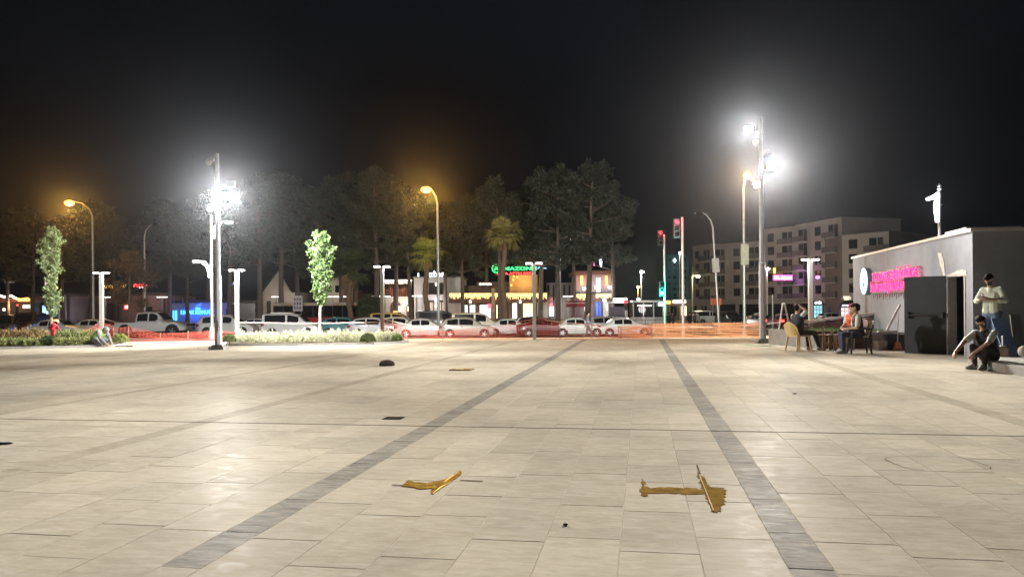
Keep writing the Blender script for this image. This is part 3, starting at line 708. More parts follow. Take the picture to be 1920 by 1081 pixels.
b = MB(); b.ell((0, 0, .13), (.13, .13, .12), 12, 8); tag(b.build('sack', M('sack', (.36, .32, .27), .9, var=.2, bump=.4), smooth=40, loc=(P(1922, 660, 15.6).x, 15.6, .172)), 'pale filled sack at the foot of the leaning boards', 'sack')

# ------------------------------------------------------------------ planters, slatted screen, table, chairs
def planters():
    mg = M('planter_wall', (.20, .195, .18), .85, var=.15, scale=3, bump=.2); mb_ = M('brown_cladding', (.085, .04, .038), .6, var=.25, scale=4)
    mslat = M('brown_slat', (.10, .042, .042), .55, var=.3, scale=5, stretch=(1, 8, 8), var2=.25)
    a = G(1441, 645); c = G(1531, 653.5); e = G(1636, 652.5)
    # concrete planter with grass
    root = empty('planter', a, 'grey concrete planter with patchy grass beside the tallest floodlight pole', 'planter')
    d = c-a; n = Vector((-d.y, d.x, 0)).normalized(); dn = d.normalized(); dep = 2.6; h = .50
    for o_, ex, ey in ((Vector(), d, n*.14), (n*(dep-.14), d, n*.14), (n*.14, dn*.14, n*(dep-.28)), (d-dn*.14+n*.14, dn*.14, n*(dep-.28))):
        b = MB(); b.obox(o_, ex, ey, (0, 0, h)); b.build('wall', mg, root)
    b = MB(); b.obox(n*.14+dn*.14, d-dn*.28, n*(dep-.28), (0, 0, h-.05)); b.build('soil', m_soil, root)
    rng = np.random.default_rng(4); k = 2600
    t, s = rng.random(k), rng.random(k); C = np.array([list(dn*(.16+x*(d.length-.32))+n*(.16+y*(dep-.32))) for x, y in zip(t, s)]); C[:, 2] = h-.05+.05*rng.random(k)+.02
    g = link('grass', leaves('grass', C, .055, .16, leafmat('planter_grass', (.10, .17, .045)), rng, up=1.5), root); g['kind'] = 'stuff'
    # brown clad planter running to the kiosk
    root = empty('planter', c, 'brown timber clad planter in front of the slatted screen', 'planter')
    d2 = e-c; n2 = Vector((-d2.y, d2.x, 0)).normalized(); q = d2.normalized(); dep = 1.1; hh = .52; rows = 5
    for i in range(rows):
        b = MB(); b.obox(Vector((0, 0, .01+i*hh/rows)), d2, n2*.05, (0, 0, hh/rows-.012)); b.build('board', mslat, root)
        b = MB(); b.obox(n2*.052+Vector((0, 0, .01+i*hh/rows)), q*.05, n2*(dep-.1), (0, 0, hh/rows-.012)); b.build('board', mslat, root)
    b = MB(); b.obox(n2*.055+q*.055, d2-q*.06, n2*(dep-.1), (0, 0, hh-.05)); b.build('soil', m_soil, root)
    # sloping slatted screen
    Y1, Y0 = 25.6, 26.6; p1 = P(1676, 581, Y1); p0 = P(1496, 603, Y0)
    root = empty('slatted_screen', (p0.x, p0.y, 0), 'dark slatted timber enclosure with sloping pale coping behind the table', 'enclosure')
    dd = Vector((p1.x-p0.x, p1.y-p0.y, 0)); nn = Vector((-dd.y, dd.x, 0)).normalized(); n = 13
    for i in range(n):
        f0 = i/n; z0, z1 = .05+(p0.z-.13)*f0, .05+(p1.z-.13)*f0; hs = (p0.z-.12)/n*.72; hs1 = (p1.z-.12)/n*.72
        b = MB(); vs = [Vector((0, 0, z0)), dd+Vector((0, 0, z1)), dd+Vector((0, 0, z1+hs1)), Vector((0, 0, z0+hs))]; vs += [v+nn*.035 for v in vs]
        b.add(vs, [(0,1,2,3),(7,6,5,4),(0,4,5,1),(1,5,6,2),(2,6,7,3),(3,7,4,0)]); b.build('slat', mslat, root)
    for t in (0, .33, .66, 1):
        b = MB(); zt = p0.z+(p1.z-p0.z)*t-.07; b.obox(dd*t+nn*.037-dd.normalized()*.04, dd.normalized()*.08, nn*.08, (0, 0, zt)); b.build('post', m_black, root)
    b = MB(); b.obox(nn*.14, dd, nn*1.6, (0, 0, .3)); b.build('inner_core', m_black, root)
    cz = [Vector((0, 0, p0.z-.07)), dd+Vector((0, 0, p1.z-.07))]; vs = []
    for z in (0, .07):
        for v in (cz[0]-nn*.05-dd.normalized()*.05, cz[1]-nn*.05+dd.normalized()*.03, cz[1]+nn*.5+dd.normalized()*.03, cz[0]+nn*.5-dd.normalized()*.05): vs.append(v+Vector((0, 0, z)))
    b = MB(); b.add(vs, [(0,3,2,1),(4,5,6,7),(0,1,5,4),(1,2,6,5),(2,3,7,6),(3,0,4,7)]); b.build('coping', M('coping', (.50, .44, .42), .7, var=.1), root)
    # right end panel of the screen
    b = MB(); b.obox(dd+nn*.13, nn*.9, dd.normalized()*.03, (0, 0, p1.z-.09)); b.build('end_panel', mslat, root)
planters()
# T-shaped white float standing against the planter, broom, crate, tub, trestle
p = G(1668, 652); root = empty('squeegee', (P(1660, 627, 21.7).x, 21.7, .5), 'white long handled floor squeegee standing on the brown planter by the kiosk wall', 'squeegee')
b = MB(); b.box((-.22, -.04, 0), (.22, .04, .05)); b.build('blade', m_white, root)
b = MB(); tp = P(1685, 571, 21.9)-Vector(root.location); b.obox((.0, -.03, .05), (.07, 0, 0), (0, .03, 0), tp-Vector((0, 0, .05))); b.build('handle', m_white, root)
bp = G(1683, 657); root = empty('broom', bp, 'orange bristled broom leaning behind the open kiosk door', 'broom')
b = MB(); b.add([(-.13,-.04,0),(.13,-.04,0),(.13,.04,0),(-.13,.04,0),(-.06,-.03,.24),(.06,-.03,.24),(.06,.03,.24),(-.06,.03,.24)], [(0,3,2,1),(4,5,6,7),(0,1,5,4),(1,2,6,5),(2,3,7,6),(3,0,4,7)]); b.build('bristles', M('orange_bristle', (.45, .16, .07), .8, var=.4, scale=30, stretch=(6, 6, 1)), root)
b = MB(); b.tube([(0, 0, .235), (.09, .12, 1.05)], .014, 8); b.build('handle', M('stick', (.5, .42, .36), .6), root)
small_box('crate', 1653, 648, 21.75, (.36, .3, .27), m_card, 'pale open crate under the plank beside the brown planter', 'crate', rz=.1)
small_box('tub', 1677, 652, 21.75, (.46, .42, .44), m_black, 'black plastic tub between the crate and the kiosk door', 'tub', rz=-.1)
b = MB(); b.box((-.75, -.14, 0), (.45, .14, .035)); pl = P(1664, 628, 22.9); tag(b.build('plank', M('grey_plank', (.30, .27, .25), .8, var=.2, scale=4, stretch=(1, 9, 9)), loc=(pl.x-.55, 21.72, .465), rot=(0, 0, -.1)), 'weathered plank lying across the black tub and crate', 'plank')
root = empty('trestle', (P(1470, 625, 25.2).x, 25.2, .5), 'white A shaped trestle standing in the grassy planter', 'trestle')
for s, q in ((-1, .16), (1, .2)):
    b = MB(); b.tube([(s*q, 0, 0), (.03*s, 0, .85)], .028, 6); b.build('leg', m_white, root)
b = MB(); b.tube([(-.03, 0, .84), (.03, 0, .84)], .035, 6); b.build('hinge', m_white, root)
# green hose from the planter to the pole
pts = [G(1444, 644)+Vector((0, -.1, .50)), P(1462, 624, 25.3), G(1463, 641)+Vector((0, 0, .2)), G(1459, 645)+Vector((0, 0, .01)), G(1440, 649)+Vector((0, 0, .015)), G(1410, 648)+Vector((0, 0, .015)), G(1385, 645.5)+Vector((0, 0, .015))]
def smooth(pts, n=6):
    out = []
    for i in range(len(pts)-1):
        p0, p1, p2, p3 = pts[max(i-1, 0)], pts[i], pts[i+1], pts[min(i+2, len(pts)-1)]
        for k in range(n):
            t = k/n; out.append(.5*((2*p1)+(p2-p0)*t+(2*p0-5*p1+4*p2-p3)*t*t+(3*p1-p0-3*p2+p3)*t**3))
    return out+[pts[-1]]
b = MB(); b.tube(smooth(pts), .013, 6); tag(b.build('garden_hose', M('green_hose', (.30, .48, .32), .5, var=.1), smooth=40), 'pale green hose hanging from the planter and trailing past the pole', 'hose')

def plastic_chair(base, rz, mat, label, solid=False):
    """moulded garden chair facing local +x"""
    r = empty('plastic_chair', base, label, 'chair', rz=rz)
    b = MB(); b.box((-.22, -.23, .40), (.24, .23, .435)); b.build('seat', mat, r)
    for sx, sy in ((1, 1), (1, -1), (-1, 1), (-1, -1)):
        b = MB(); b.tube([(sx*.20, sy*.20, .40), (sx*.25, sy*.25, 0)], [.032, .024], 6); b.build('leg', mat, r)
    bk = MB(); n = 9; hs = .42 if not solid else .36
    for i in range(n):                                    # curved back as upright staves
        a = -1.0+2.0*i/(n-1); y = .235*a; x = -.25+.07*a*a; w = .235*2/(n-1)*(.62 if not solid else 1.02)/2
        bk.add([(x-.015, y-w, .43), (x-.015, y+w, .43), (x+.012, y+w, .43), (x+.012, y-w, .43), (x-.115, y-w, .43+hs-.10*a*a), (x-.115, y+w, .43+hs-.10*a*a), (x-.09, y+w, .43+hs-.10*a*a), (x-.09, y-w, .43+hs-.10*a*a)],
               [(0,3,2,1),(4,5,6,7),(0,1,5,4),(1,2,6,5),(2,3,7,6),(3,0,4,7)])
    bk.build('backrest', mat, r)
    b = MB(); b.tube([(-.29+.05*(1-(k/8*2-1)**2)*-1, .245*(k/8*2-1), .43+hs-.09*(k/8*2-1)**2) for k in range(9)], .02, 6); b.build('top_rail', mat, r)
    if not solid:
        for s in (-1, 1):
            b = MB(); b.tube([(-.25, s*.24, .66), (.10, s*.275, .655), (.22, s*.26, .60), (.24, s*.235, .42)], .02, 6); b.build('armrest', mat, r)
    return r
C1 = G(1497, 656.5); C2 = G(1611, 662.5); C3 = G(1601, 653)
plastic_chair(C1, R(20), M('tan_plastic', (.48, .34, .14), .5, var=.08), 'tan chair with a solid back under the man touching his head', True)
plastic_chair(C2, R(168), m_black, 'dark plastic armchair with its back to the kiosk door')
plastic_chair(C3, R(200), M('pale_plastic', (.62, .55, .55), .5, var=.06), 'pale plastic armchair under the man in the orange vest')
T0 = G(1562, 656); mwood = M('pallet_wood', (.36, .22, .11), .75, var=.3, scale=5, stretch=(1, 7, 7), var2=.25)
root = empty('pallet_table', T0, 'low table knocked together from pallet wood between the seated men', 'table', rz=R(-6))
for i in range(5):
    b = MB(); b.box((-.36, -.22+i*.115, .42), (.36, -.22+i*.115+.105, .442)); b.build('top_board', m_black if i in (1, 3) else M('dark_board', (.12, .08, .06), .7, var=.3), root)
for x in (-.31, 0, .29):
    for y in (-.2, .26):
        b = MB(); b.box((x-.045, y-.03, 0), (x+.045, y+.03, .42)); b.build('leg', mwood, root)
for y in (-.235, .295):
    b = MB(); b.box((-.36, y-.004, .13), (.34, y+.018, .21)); b.build('rail', mwood, root)
b = MB(); b.lathe([(.035, 0), (.037, .12), (.03, .16), (.014, .19), (.014, .215)], n=10); o = tag(b.build('water_bottle', M('clear_plastic', (.75, .68, .72), .15, var=0, trans=.5), smooth=40, loc=T0+Vector((-.26, .02, .445))), 'clear plastic water bottle standing on the pallet table', 'bottle')
b = MB(); b.lathe([(.016, .215), (.016, .235)], n=8); b.build('cap', m_white, o)
b = MB(); b.lathe([(.028, 0), (.036, .075)], n=10); tag(b.build('paper_cup', m_white, loc=T0+Vector((-.04, -.05, .445))), 'white paper cup on the pallet table', 'cup')
b = MB(); b.box((-.06, -.035, 0), (.06, .035, .02)); tag(b.build('cigarette_pack', M('red_pack', (.4, .05, .05), .5, var=.05), loc=T0+Vector((.2, -.02, .445)), rot=(0, 0, .4)), 'small red packet on the pallet table', 'packet')

# ------------------------------------------------------------------ people: one continuous skin grown round a posed skeleton
def cap_mesh(mb, p0, r0, p1, r1, n=10):
    p0, p1 = Vector(p0), Vector(p1); d = p1-p0
    if d.length < 1e-5: d = Vector((0, 0, 1e-3))
    t = d.normalized(); ref = Vector((1, 0, 0)) if abs(t.x) < .8 else Vector((0, 1, 0)); a = t.cross(ref).normalized(); b = t.cross(a)
    rings = [(p0-t*r0*math.sin(k), r0*math.cos(k)) for k in (1.45, .95, .45, 0)]+[(p1+t*r1*math.sin(k), r1*math.cos(k)) for k in (0, .45, .95, 1.45)]
    vs = [c+a*math.cos(2*PI*i/n)*r+b*math.sin(2*PI*i/n)*r for c, r in rings for i in range(n)]
    fs = [(j*n+i, j*n+(i+1) % n, (j+1)*n+(i+1) % n, (j+1)*n+i) for j in range(len(rings)-1) for i in range(n)]
    fs += [tuple(reversed(range(n))), tuple(range((len(rings)-1)*n, len(rings)*n))]
    mb.add(vs, fs)
def person(label, base, yaw, J, mats, opts=None, voxel=.012, group=None):
    """J: joints in a local frame (x forward, y left, z up). mats: skin top vest trouser shoe hair"""
    o = opts or {}; prims = []
    V = lambda k: Vector(J[k])
    def cap(a, ra, b, rb, t): prims.append((Vector(a), ra, Vector(b), rb, t))
    top = 'vest' if o.get('vest') else 'top'
    pel, ch, nk, hd = V('pelvis'), V('chest'), V('neck'), V('head')
    hipL, hipR = V('hipL'), V('hipR'); shL, shR = V('shL'), V('shR'); g = o.get('girth', 1.0)
    mid = pel.lerp(ch, .5); side = (shL-shR).normalized()
    for s in (-1, 1):
        cap(pel+side*s*.07, .118*g, mid+side*s*.065, .108*g, top if s else top); cap(mid+side*s*.065, .112*g, ch+side*s*.085, .112*g, top)
    cap(ch, .12*g, nk.lerp(ch, .35), .085, top)
    cap(shL.lerp(ch, .15), .078, shR.lerp(ch, .15), .078, top)
    cap(hipL, .108*g, hipR, .108*g, 'trouser')
    cap(nk.lerp(ch, .25), .062, hd.lerp(nk, .45), .055, 'skin')
    f = Vector(o.get('look', (1, 0, -.05))).normalized(); up = (hd-nk).normalized(); up = (up-f*up.dot(f)).normalized(); lf = up.cross(f)
    # head: cranium, face, jaw, nose, ears
    cap(hd-f*.028+up*.028, .086, hd+f*.018+up*.03, .084, 'skin'); cap(hd+f*.03-up*.02, .068, hd+f*.04-up*.075, .048, 'beard' if o.get('beard') else 'skin')
    cap(hd+f*.085+up*.015, .012, hd+f*.105-up*.022, .017, 'skin'); cap(hd+f*.08-up*.058, .016, hd+f*.082-up*.06, .016, 'beard' if o.get('beard') else 'skin')
    cap(hd+f*.072+up*.035+lf*.03, .016, hd+f*.072+up*.035-lf*.03, .016, 'skin')
    for s in (-1, 1): cap(hd+lf*s*.084+up*.018, .018, hd+lf*s*.086-up*.022, .014, 'skin')
    for S, sy in (('L', 1), ('R', -1)):
        sh, el, wr = V('sh'+S), V('el'+S), V('wr'+S); slv = o.get('sleeve', 'short'); arm_t = 'top'
        if slv == 'short':
            m = sh.lerp(el, .72); cap(sh, .070, m, .066, arm_t); cap(m, .046, el, .044, 'skin'); cap(el, .043, wr, .030, 'skin')
        elif slv == 'rolled':
            m = el.lerp(wr, .35); cap(sh, .070, el, .060, arm_t); cap(el, .060, m, .053, arm_t); cap(m, .036, wr, .029, 'skin')
        else:
            cap(sh, .070, el, .060, arm_t); cap(el, .058, wr, .043, arm_t)
        # hand: palm, four fingers, thumb
        hdir = Vector(J.get('hand'+S, wr-el)).normalized(); pn = Vector(J.get('palm'+S, (0, -sy, -.3)))
        pn = (pn-hdir*pn.dot(hdir)).normalized(); ac = hdir.cross(pn).normalized(); curl = o.get('curl', .7)
        pc = wr+hdir*.085; cap(wr, .028, wr+hdir*.02, .03, 'skin')
        for k in (-1, 0, 1): cap(wr+hdir*.03+ac*k*.022, .018, pc+ac*k*.026, .017, 'skin')
        for k, ln in ((-1.5, .062), (-.5, .076), (.5, .080), (1.5, .072)):
            a0 = pc+ac*k*.0225; a1 = a0+(hdir*math.cos(curl*.6)+pn*math.sin(curl*.6))*ln*.55; a2 = a1+(hdir*math.cos(curl*1.7)+pn*math.sin(curl*1.7))*ln*.5
            cap(a0, .0115, a1, .0105, 'skin'); cap(a1, .0105, a2, .009, 'skin')
        th = ac*(1 if S == 'L' else -1)*o.get('thumb', 1); a0 = wr+hdir*.03+th*.02; a1 = a0+(hdir*.6+th*.7+pn*.3).normalized()*.045; a2 = a1+(hdir*.85+pn*.45).normalized()*.035
        cap(a0, .015, a1, .0125, 'skin'); cap(a1, .0125, a2, .010, 'skin')
        hp, kn, an, toe = V('hip'+S), V('kn'+S), V('an'+S), V('toe'+S)
        cap(hp, .098*g, kn, .066, 'trouser'); cap(kn, .066, kn.lerp(an, .35), .066, 'trouser'); cap(kn.lerp(an, .35), .064, an+Vector((0, 0, .02)), .050, 'trouser')
        fd = (toe-an); fd.z = 0; fd.normalize(); heel = an-fd*.045; heel.z = toe.z
        cap(heel, .038, an*.5+heel*.5, .042, 'shoe'); cap(heel, .038, toe, .034, 'shoe'); cap(an.lerp(toe, .3), .042, toe-fd*.03, .036, 'shoe')
    mb = MB()
    for q in prims: cap_mesh(mb, *q[:4])
    me = mb.mesh('body', m_white); tmp = bpy.data.objects.new('tmp', me); COL.objects.link(tmp)
    md = tmp.modifiers.new('r', 'REMESH'); md.mode = 'VOXEL'; md.voxel_size = voxel
    ms = tmp.modifiers.new('s', 'SMOOTH'); ms.factor = .5; ms.iterations = 2
    dg = bpy.context.evaluated_depsgraph_get(); out = bpy.data.meshes.new_from_object(tmp.evaluated_get(dg)); bpy.data.objects.remove(tmp); bpy.data.meshes.remove(me)
    # which garment does each face belong to
    n = len(out.polygons); C = np.empty(n*3); out.polygons.foreach_get('center', C); C = C.reshape(-1, 3)
    best = np.full(n, 9.); idx = np.zeros(n, int); slots = ['skin', 'top', 'vest', 'trouser', 'shoe', 'beard']
    for a, ra, b, rb, t in prims:
        a_, d = np.array(a), np.array(b-a); L2 = max(d@d, 1e-9); h = np.clip(((C-a_)@d)/L2, 0, 1)
        dist = np.linalg.norm(C-a_-h[:, None]*d, axis=1)-(ra+(rb-ra)*h); k = dist < best; best[k] = dist[k]; idx[k] = slots.index(t)
    if o.get('vest'):                                    # vest leaves the shirt showing at the shirt collar
        pass
    out.materials.clear()
    for s in slots: out.materials.append(mats.get(s) or mats.get('top' if s in ('vest',) else 'skin'))
    out.polygons.foreach_set('material_index', idx); out.polygons.foreach_set('use_smooth', np.ones(n, bool)); out.name = 'body'; out.update()
    root = link('person', out, None, base, (0, 0, yaw)); tag(root, label, 'person', group)
    # hair
    hm = mats.get('hair')
    if hm:
        mb = MB(); cap_mesh(mb, hd-f*.04+up*.045, .090, hd+f*.012+up*.05, .087, 12); cap_mesh(mb, hd-f*.05+up*.0, .08, hd-f*.045+up*.04, .086, 12)
        if o.get('quiff'): cap_mesh(mb, hd+f*.03+up*.10, .045, hd+f*.06+up*.09, .035, 10)
        rnd = random.Random(5)
        mb.v = [(x+rnd.gauss(0, .004), y+rnd.gauss(0, .004), z+rnd.gauss(0, .004)) for x, y, z in mb.v]
        mb.build('hair', hm, root, 60)
    for s in (-1, 1):
        mb = MB(); mb.ell(hd+f*.079+up*.012+lf*s*.031, (.011, .011, .008), 8, 5); mb.build('eye', M('eye', (.02, .015, .012), .2, var=0), root)
        if hm: mb = MB(); cap_mesh(mb, hd+f*.088+up*.036+lf*s*.016, .006, hd+f*.08+up*.037+lf*s*.048, .005, 6); mb.build('eyebrow', hm, root)
    if o.get('glasses'):
        mb = MB()
        for s in (-1, 1):
            c = hd+f*.097+up*.012+lf*s*.033
            ring = [c+lf*.028*math.cos(t)+up*.02*math.sin(t) for t in np.linspace(0, 2*PI, 11)]; mb.tube(ring, .0035, 5)
            mb.tube([c+lf*s*.028, hd+lf*s*.09+up*.02+f*.0], .0035, 5)
        mb.tube([hd+f*.10+up*.014+lf*.008, hd+f*.10+up*.014-lf*.008], .0035, 5); mb.build('glasses', m_dark, root)
    return root, dict(hd=hd, f=f, up=up, lf=lf)
def sit(seat=.42, lean=.0, knee=.46, foot=.42):
    """seated pose, pelvis over the origin"""
    z = seat+.10; s = math.sin(lean); c = math.cos(lean)
    return dict(pelvis=(0, 0, z), chest=(s*.36, 0, z+.34*c), neck=(s*.50, 0, z+.50*c), head=(s*.60+.02, 0, z+.665*c), hipL=(.02, .09, z-.02), hipR=(.02, -.09, z-.02),
        shL=(s*.46, .185, z+.44*c), shR=(s*.46, -.185, z+.44*c), knL=(.43, .14, knee+.04), knR=(.43, -.13, knee+.04), anL=(foot, .15, .09), anR=(foot-.03, -.15, .09), toeL=(foot+.16, .18, .035), toeR=(foot+.13, -.18, .035),
        elL=(.02+s*.3, .27, z+.17), elR=(.02+s*.3, -.27, z+.17), wrL=(.25, .16, z+.10), wrR=(.25, -.16, z+.10))
sk1 = M('skin_tan', (.44, .27, .185), .55, var=.08, scale=20); sk2 = M('skin_brown', (.36, .215, .145), .55, var=.08, scale=20)
hair = M('black_hair', (.010, .008, .007), .9, var=.3, scale=60, spec=.1); beard = M('beard', (.05, .033, .025), .8, var=.3, scale=60)
navy = M('navy_cloth', (.018, .02, .032), .85, var=.2, scale=9, bump=.3); blackc = M('black_cloth', (.013, .013, .014), .85, var=.25, scale=9, bump=.3)
whitec = M('white_cloth', (.62, .61, .56), .85, var=.06, scale=7, bump=.3); jeans = M('blue_jeans', (.105, .165, .235), .85, var=.25, scale=7, bump=.3)
shoe = M('grey_shoe', (.35, .34, .33), .7, var=.2, scale=20); orangev = M('orange_vest', (.62, .10, .022), .7, var=.15, scale=9, bump=.3); dkblue = M('blue_work', (.03, .035, .075), .85, var=.2, scale=9, bump=.3)
# man on the platform edge, knees up, hands hanging forward
J = sit(.17, .30, .44, .34)
J.update(knL=(.37, .17, .42), knR=(.35, -.10, .44), anL=(.36, .13, .09), anR=(.30, -.10, .09), toeL=(.54, .15, .035), toeR=(.48, -.14, .035), shL=(.14, .19, .70), shR=(.14, -.19, .70),
         elL=(.36, .22, .53), elR=(.42, -.24, .52), wrL=(.50, .02, .33), wrR=(.66, -.24, .34), handR=(.75, .1, -.7), handL=(.5, -.2, -.85), palmL=(-.6, -.3, -.2), palmR=(-.5, .3, -.4),
         head=(.235, .0, .915), neck=(.17, 0, .775), chest=(.11, 0, .60))
SB = G(1838, 691); yaw_s = R(205)
person('man with glasses and dark vest sitting on the platform edge', (9.31, 15.0, 0), yaw_s, J, dict(skin=sk2, top=whitec, vest=blackc, trouser=M('charcoal_trousers', (.028, .025, .024), .85, var=.2, bump=.3), shoe=shoe, hair=hair, beard=beard),
       dict(vest=True, beard=True, glasses=True, look=(.55, .83, -.10), girth=1.04, quiff=True), .0095)
# standing man reading his phone
S = dict(pelvis=(0, 0, .94), chest=(.0, 0, 1.28), neck=(.03, 0, 1.47), head=(.10, 0, 1.625), hipL=(0, .09, .90), hipR=(0, -.09, .90), shL=(.0, .195, 1.41), shR=(.0, -.195, 1.41), knL=(.03, .10, .49), knR=(.05, -.12, .49),
         anL=(-.02, .11, .09), anR=(0, -.15, .09), toeL=(.16, .15, .035), toeR=(.17, -.2, .035), elL=(.04, .33, 1.16), elR=(.04, -.33, 1.16), wrL=(.29, .09, 1.21), wrR=(.29, -.07, 1.19), handL=(.8, -.5, .3), handR=(.8, .5, .3), palmL=(-.2, -.6, .8), palmR=(-.2, .6, .8))
SM = P(1861, 672, 16.9)
pr, hinf = person('man in a pale shirt and blue jeans standing and looking at his phone', (SM.x, 16.9, .172), R(204), S, dict(skin=sk2, top=M('pale_shirt', (.50, .53, .42), .85, var=.07, scale=6, bump=.5), trouser=jeans, shoe=shoe, hair=hair, beard=beard), dict(sleeve='rolled', look=(.82, .15, -.5), quiff=True, beard=True, curl=.9, girth=1.12), .0095)
ph = MB(); ph.box((-.004, -.037, -.075), (.004, .037, .075)); pw = pr.matrix_basis @ Vector((.385, .01, 1.27))
o = ph.build('phone', m_dark, loc=pw, rot=(0, R(-50), R(204))); tag(o, 'slim phone held up by the man in the pale shirt', 'phone')
ph = MB(); ph.box((-.0065, -.033, -.07), (-.0045, .033, .07)); ph.build('screen', E('phone_screen', (.8, .9, 1), .8), o)
# three seated men
J = sit(.43, -.05); J.update(elR=(.10, -.25, 1.12), wrR=(-.03, -.07, 1.29), handR=(-.3, .9, .25), palmR=(0, .2, -1), shR=(0, -.19, 1.0), elL=(.10, .27, .68), wrL=(.36, .18, .66), knL=(.44, .15, .52), knR=(.46, -.12, .50), anL=(.44, .14, .09), anR=(.60, -.12, .09), toeR=(.76, -.12, .035), toeL=(.60, .18, .035))
person('man in a dark vest with one hand on his head sitting on the tan chair', (C1.x, C1.y, 0), R(18), J, dict(skin=sk1, top=whitec, vest=navy, trouser=blackc, shoe=shoe, hair=hair), dict(vest=True, look=(1, .05, -.25), girth=1.12), .011)
J = sit(.43, .12); J.update(wrL=(.33, .13, .66), wrR=(.36, -.10, .68), elL=(.10, .27, .68), elR=(.10, -.27, .68))
person('man in black with pale short sleeves sitting in the dark plastic armchair', (C2.x, C2.y, 0), R(168), J, dict(skin=sk1, top=whitec, vest=blackc, trouser=dkblue, shoe=shoe, hair=hair), dict(vest=True, look=(1, -.15, -.1), girth=1.08), .011)
J = sit(.43, .10); J.update(elL=(.16, .24, .78), wrL=(.20, .06, .99), handL=(.1, -.2, 1), palmL=(-1, 0, 0), wrR=(.34, -.12, .64))
pr, hi = person('man in an orange vest and red headscarf sitting behind the pallet table', (C3.x, C3.y, 0), R(205), J, dict(skin=sk1, top=whitec, vest=orangev, trouser=dkblue, shoe=shoe), dict(vest=True, look=(1, .25, -.1), girth=1.05), .011)
mb = MB(); hd, f, up = hi['hd'], hi['f'], hi['up']; cap_mesh(mb, hd-f*.035+up*.045, .094, hd+f*.012+up*.05, .09, 12); cap_mesh(mb, hd-f*.06-up*.01, .075, hd-f*.05+up*.03, .085, 12)
mb.build('headscarf', M('red_scarf', (.42, .03, .05), .85, var=.2, bump=.3), pr, 60)
# worker crouching over the flower bed
J = dict(pelvis=(-.20, 0, .33), chest=(.02, 0, .52), neck=(.14, 0, .61), head=(.25, 0, .60), hipL=(-.18, .09, .31), hipR=(-.18, -.09, .31), shL=(.08, .19, .56), shR=(.08, -.19, .56), knL=(.16, .15, .22), knR=(.10, -.15, .09), anL=(.02, .14, .09), anR=(-.32, -.14, .10),
         toeL=(.16, .16, .035), toeR=(-.24, -.16, .04), elL=(.18, .22, .34), elR=(.18, -.22, .34), wrL=(.34, .14, .14), wrR=(.34, -.12, .14))
KB = G(191, 650); person('worker in a green reflective vest kneeling at the flower bed', (KB.x-.05, KB.y, 0), R(-15), J, dict(skin=sk2, top=M('grey_work', (.16, .16, .18), .85, var=.15, bump=.3), vest=M('green_vest', (.36, .55, .22), .7, var=.1), trouser=M('grey_trousers', (.15, .15, .175), .85, var=.2, bump=.3), shoe=m_dark, hair=M('grey_cap', (.2, .2, .22), .8)), dict(vest=True, sleeve='long', look=(.75, 0, -.65), girth=1.22), .014)
bb = MB(); bb.tube([(0, 0, .02), (.5, -.08, .03)], .013, 6); bb.box((.5, -.13, .0), (.68, -.02, .03)); tag(bb.build('trowel', m_dark, loc=(KB.x+.45, KB.y+.05, 0)), 'dark tool lying beside the kneeling worker', 'tool')
# people beyond the net
ST = dict(pelvis=(0, 0, .94), chest=(.0, 0, 1.28), neck=(.02, 0, 1.47), head=(.04, 0, 1.62), hipL=(0, .09, .90), hipR=(0, -.09, .90), shL=(0, .19, 1.41), shR=(0, -.19, 1.41), knL=(.03, .10, .49), knR=(.03, -.10, .49), anL=(-.02, .11, .09), anR=(0, -.11, .09), toeL=(.14, .13, .035), toeR=(.14, -.13, .035), elL=(-.03, .24, 1.13), elR=(-.03, -.24, 1.13), wrL=(.06, .24, .88), wrR=(.06, -.24, .88))
WALK = dict(ST); WALK.update(knL=(.22, .1, .50), anL=(.26, .1, .10), toeL=(.42, .1, .06), knR=(-.06, -.1, .48), anR=(-.34, -.1, .16), toeR=(-.2, -.1, .05), wrL=(-.12, .24, .90), wrR=(.22, -.22, .95))
def far_person(px, Y, lab, top, tr, yaw, pose=ST, grp=None):
    X = X_at(px, Y, 595); person(lab, (X, Y, zg(X, Y)), R(yaw), pose, dict(skin=sk1, top=top, trouser=tr, shoe=m_dark, hair=hair), dict(sleeve='long'), .022, grp)
gj = M('grey_jacket', (.10, .10, .11), .85, var=.15)
far_person(1102, 46, 'person in grey walking past the leaning pine behind the net', M('blue_grey_top', (.16, .17, .21), .85), M('grey_jeans', (.08, .08, .095), .85), 0, WALK)
far_person(1254, 78, 'person in a dark coat waiting beside the green traffic light', blackc, blackc, 60)
far_person(1262, 79, 'person in dark red standing beside the one in a dark coat', M('maroon', (.07, .02, .02), .85), blackc, 180)
far_person(1293, 76, 'person in a black jacket waiting just past the tall traffic light mast', blackc, navy, -70)
far_person(1309, 77, 'person in a light grey top standing by the person in black', M('light_top', (.25, .22, .2), .85), blackc, 200)
far_person(1303, 80, 'short person in grey standing behind the waiting pair', gj, blackc, 120)

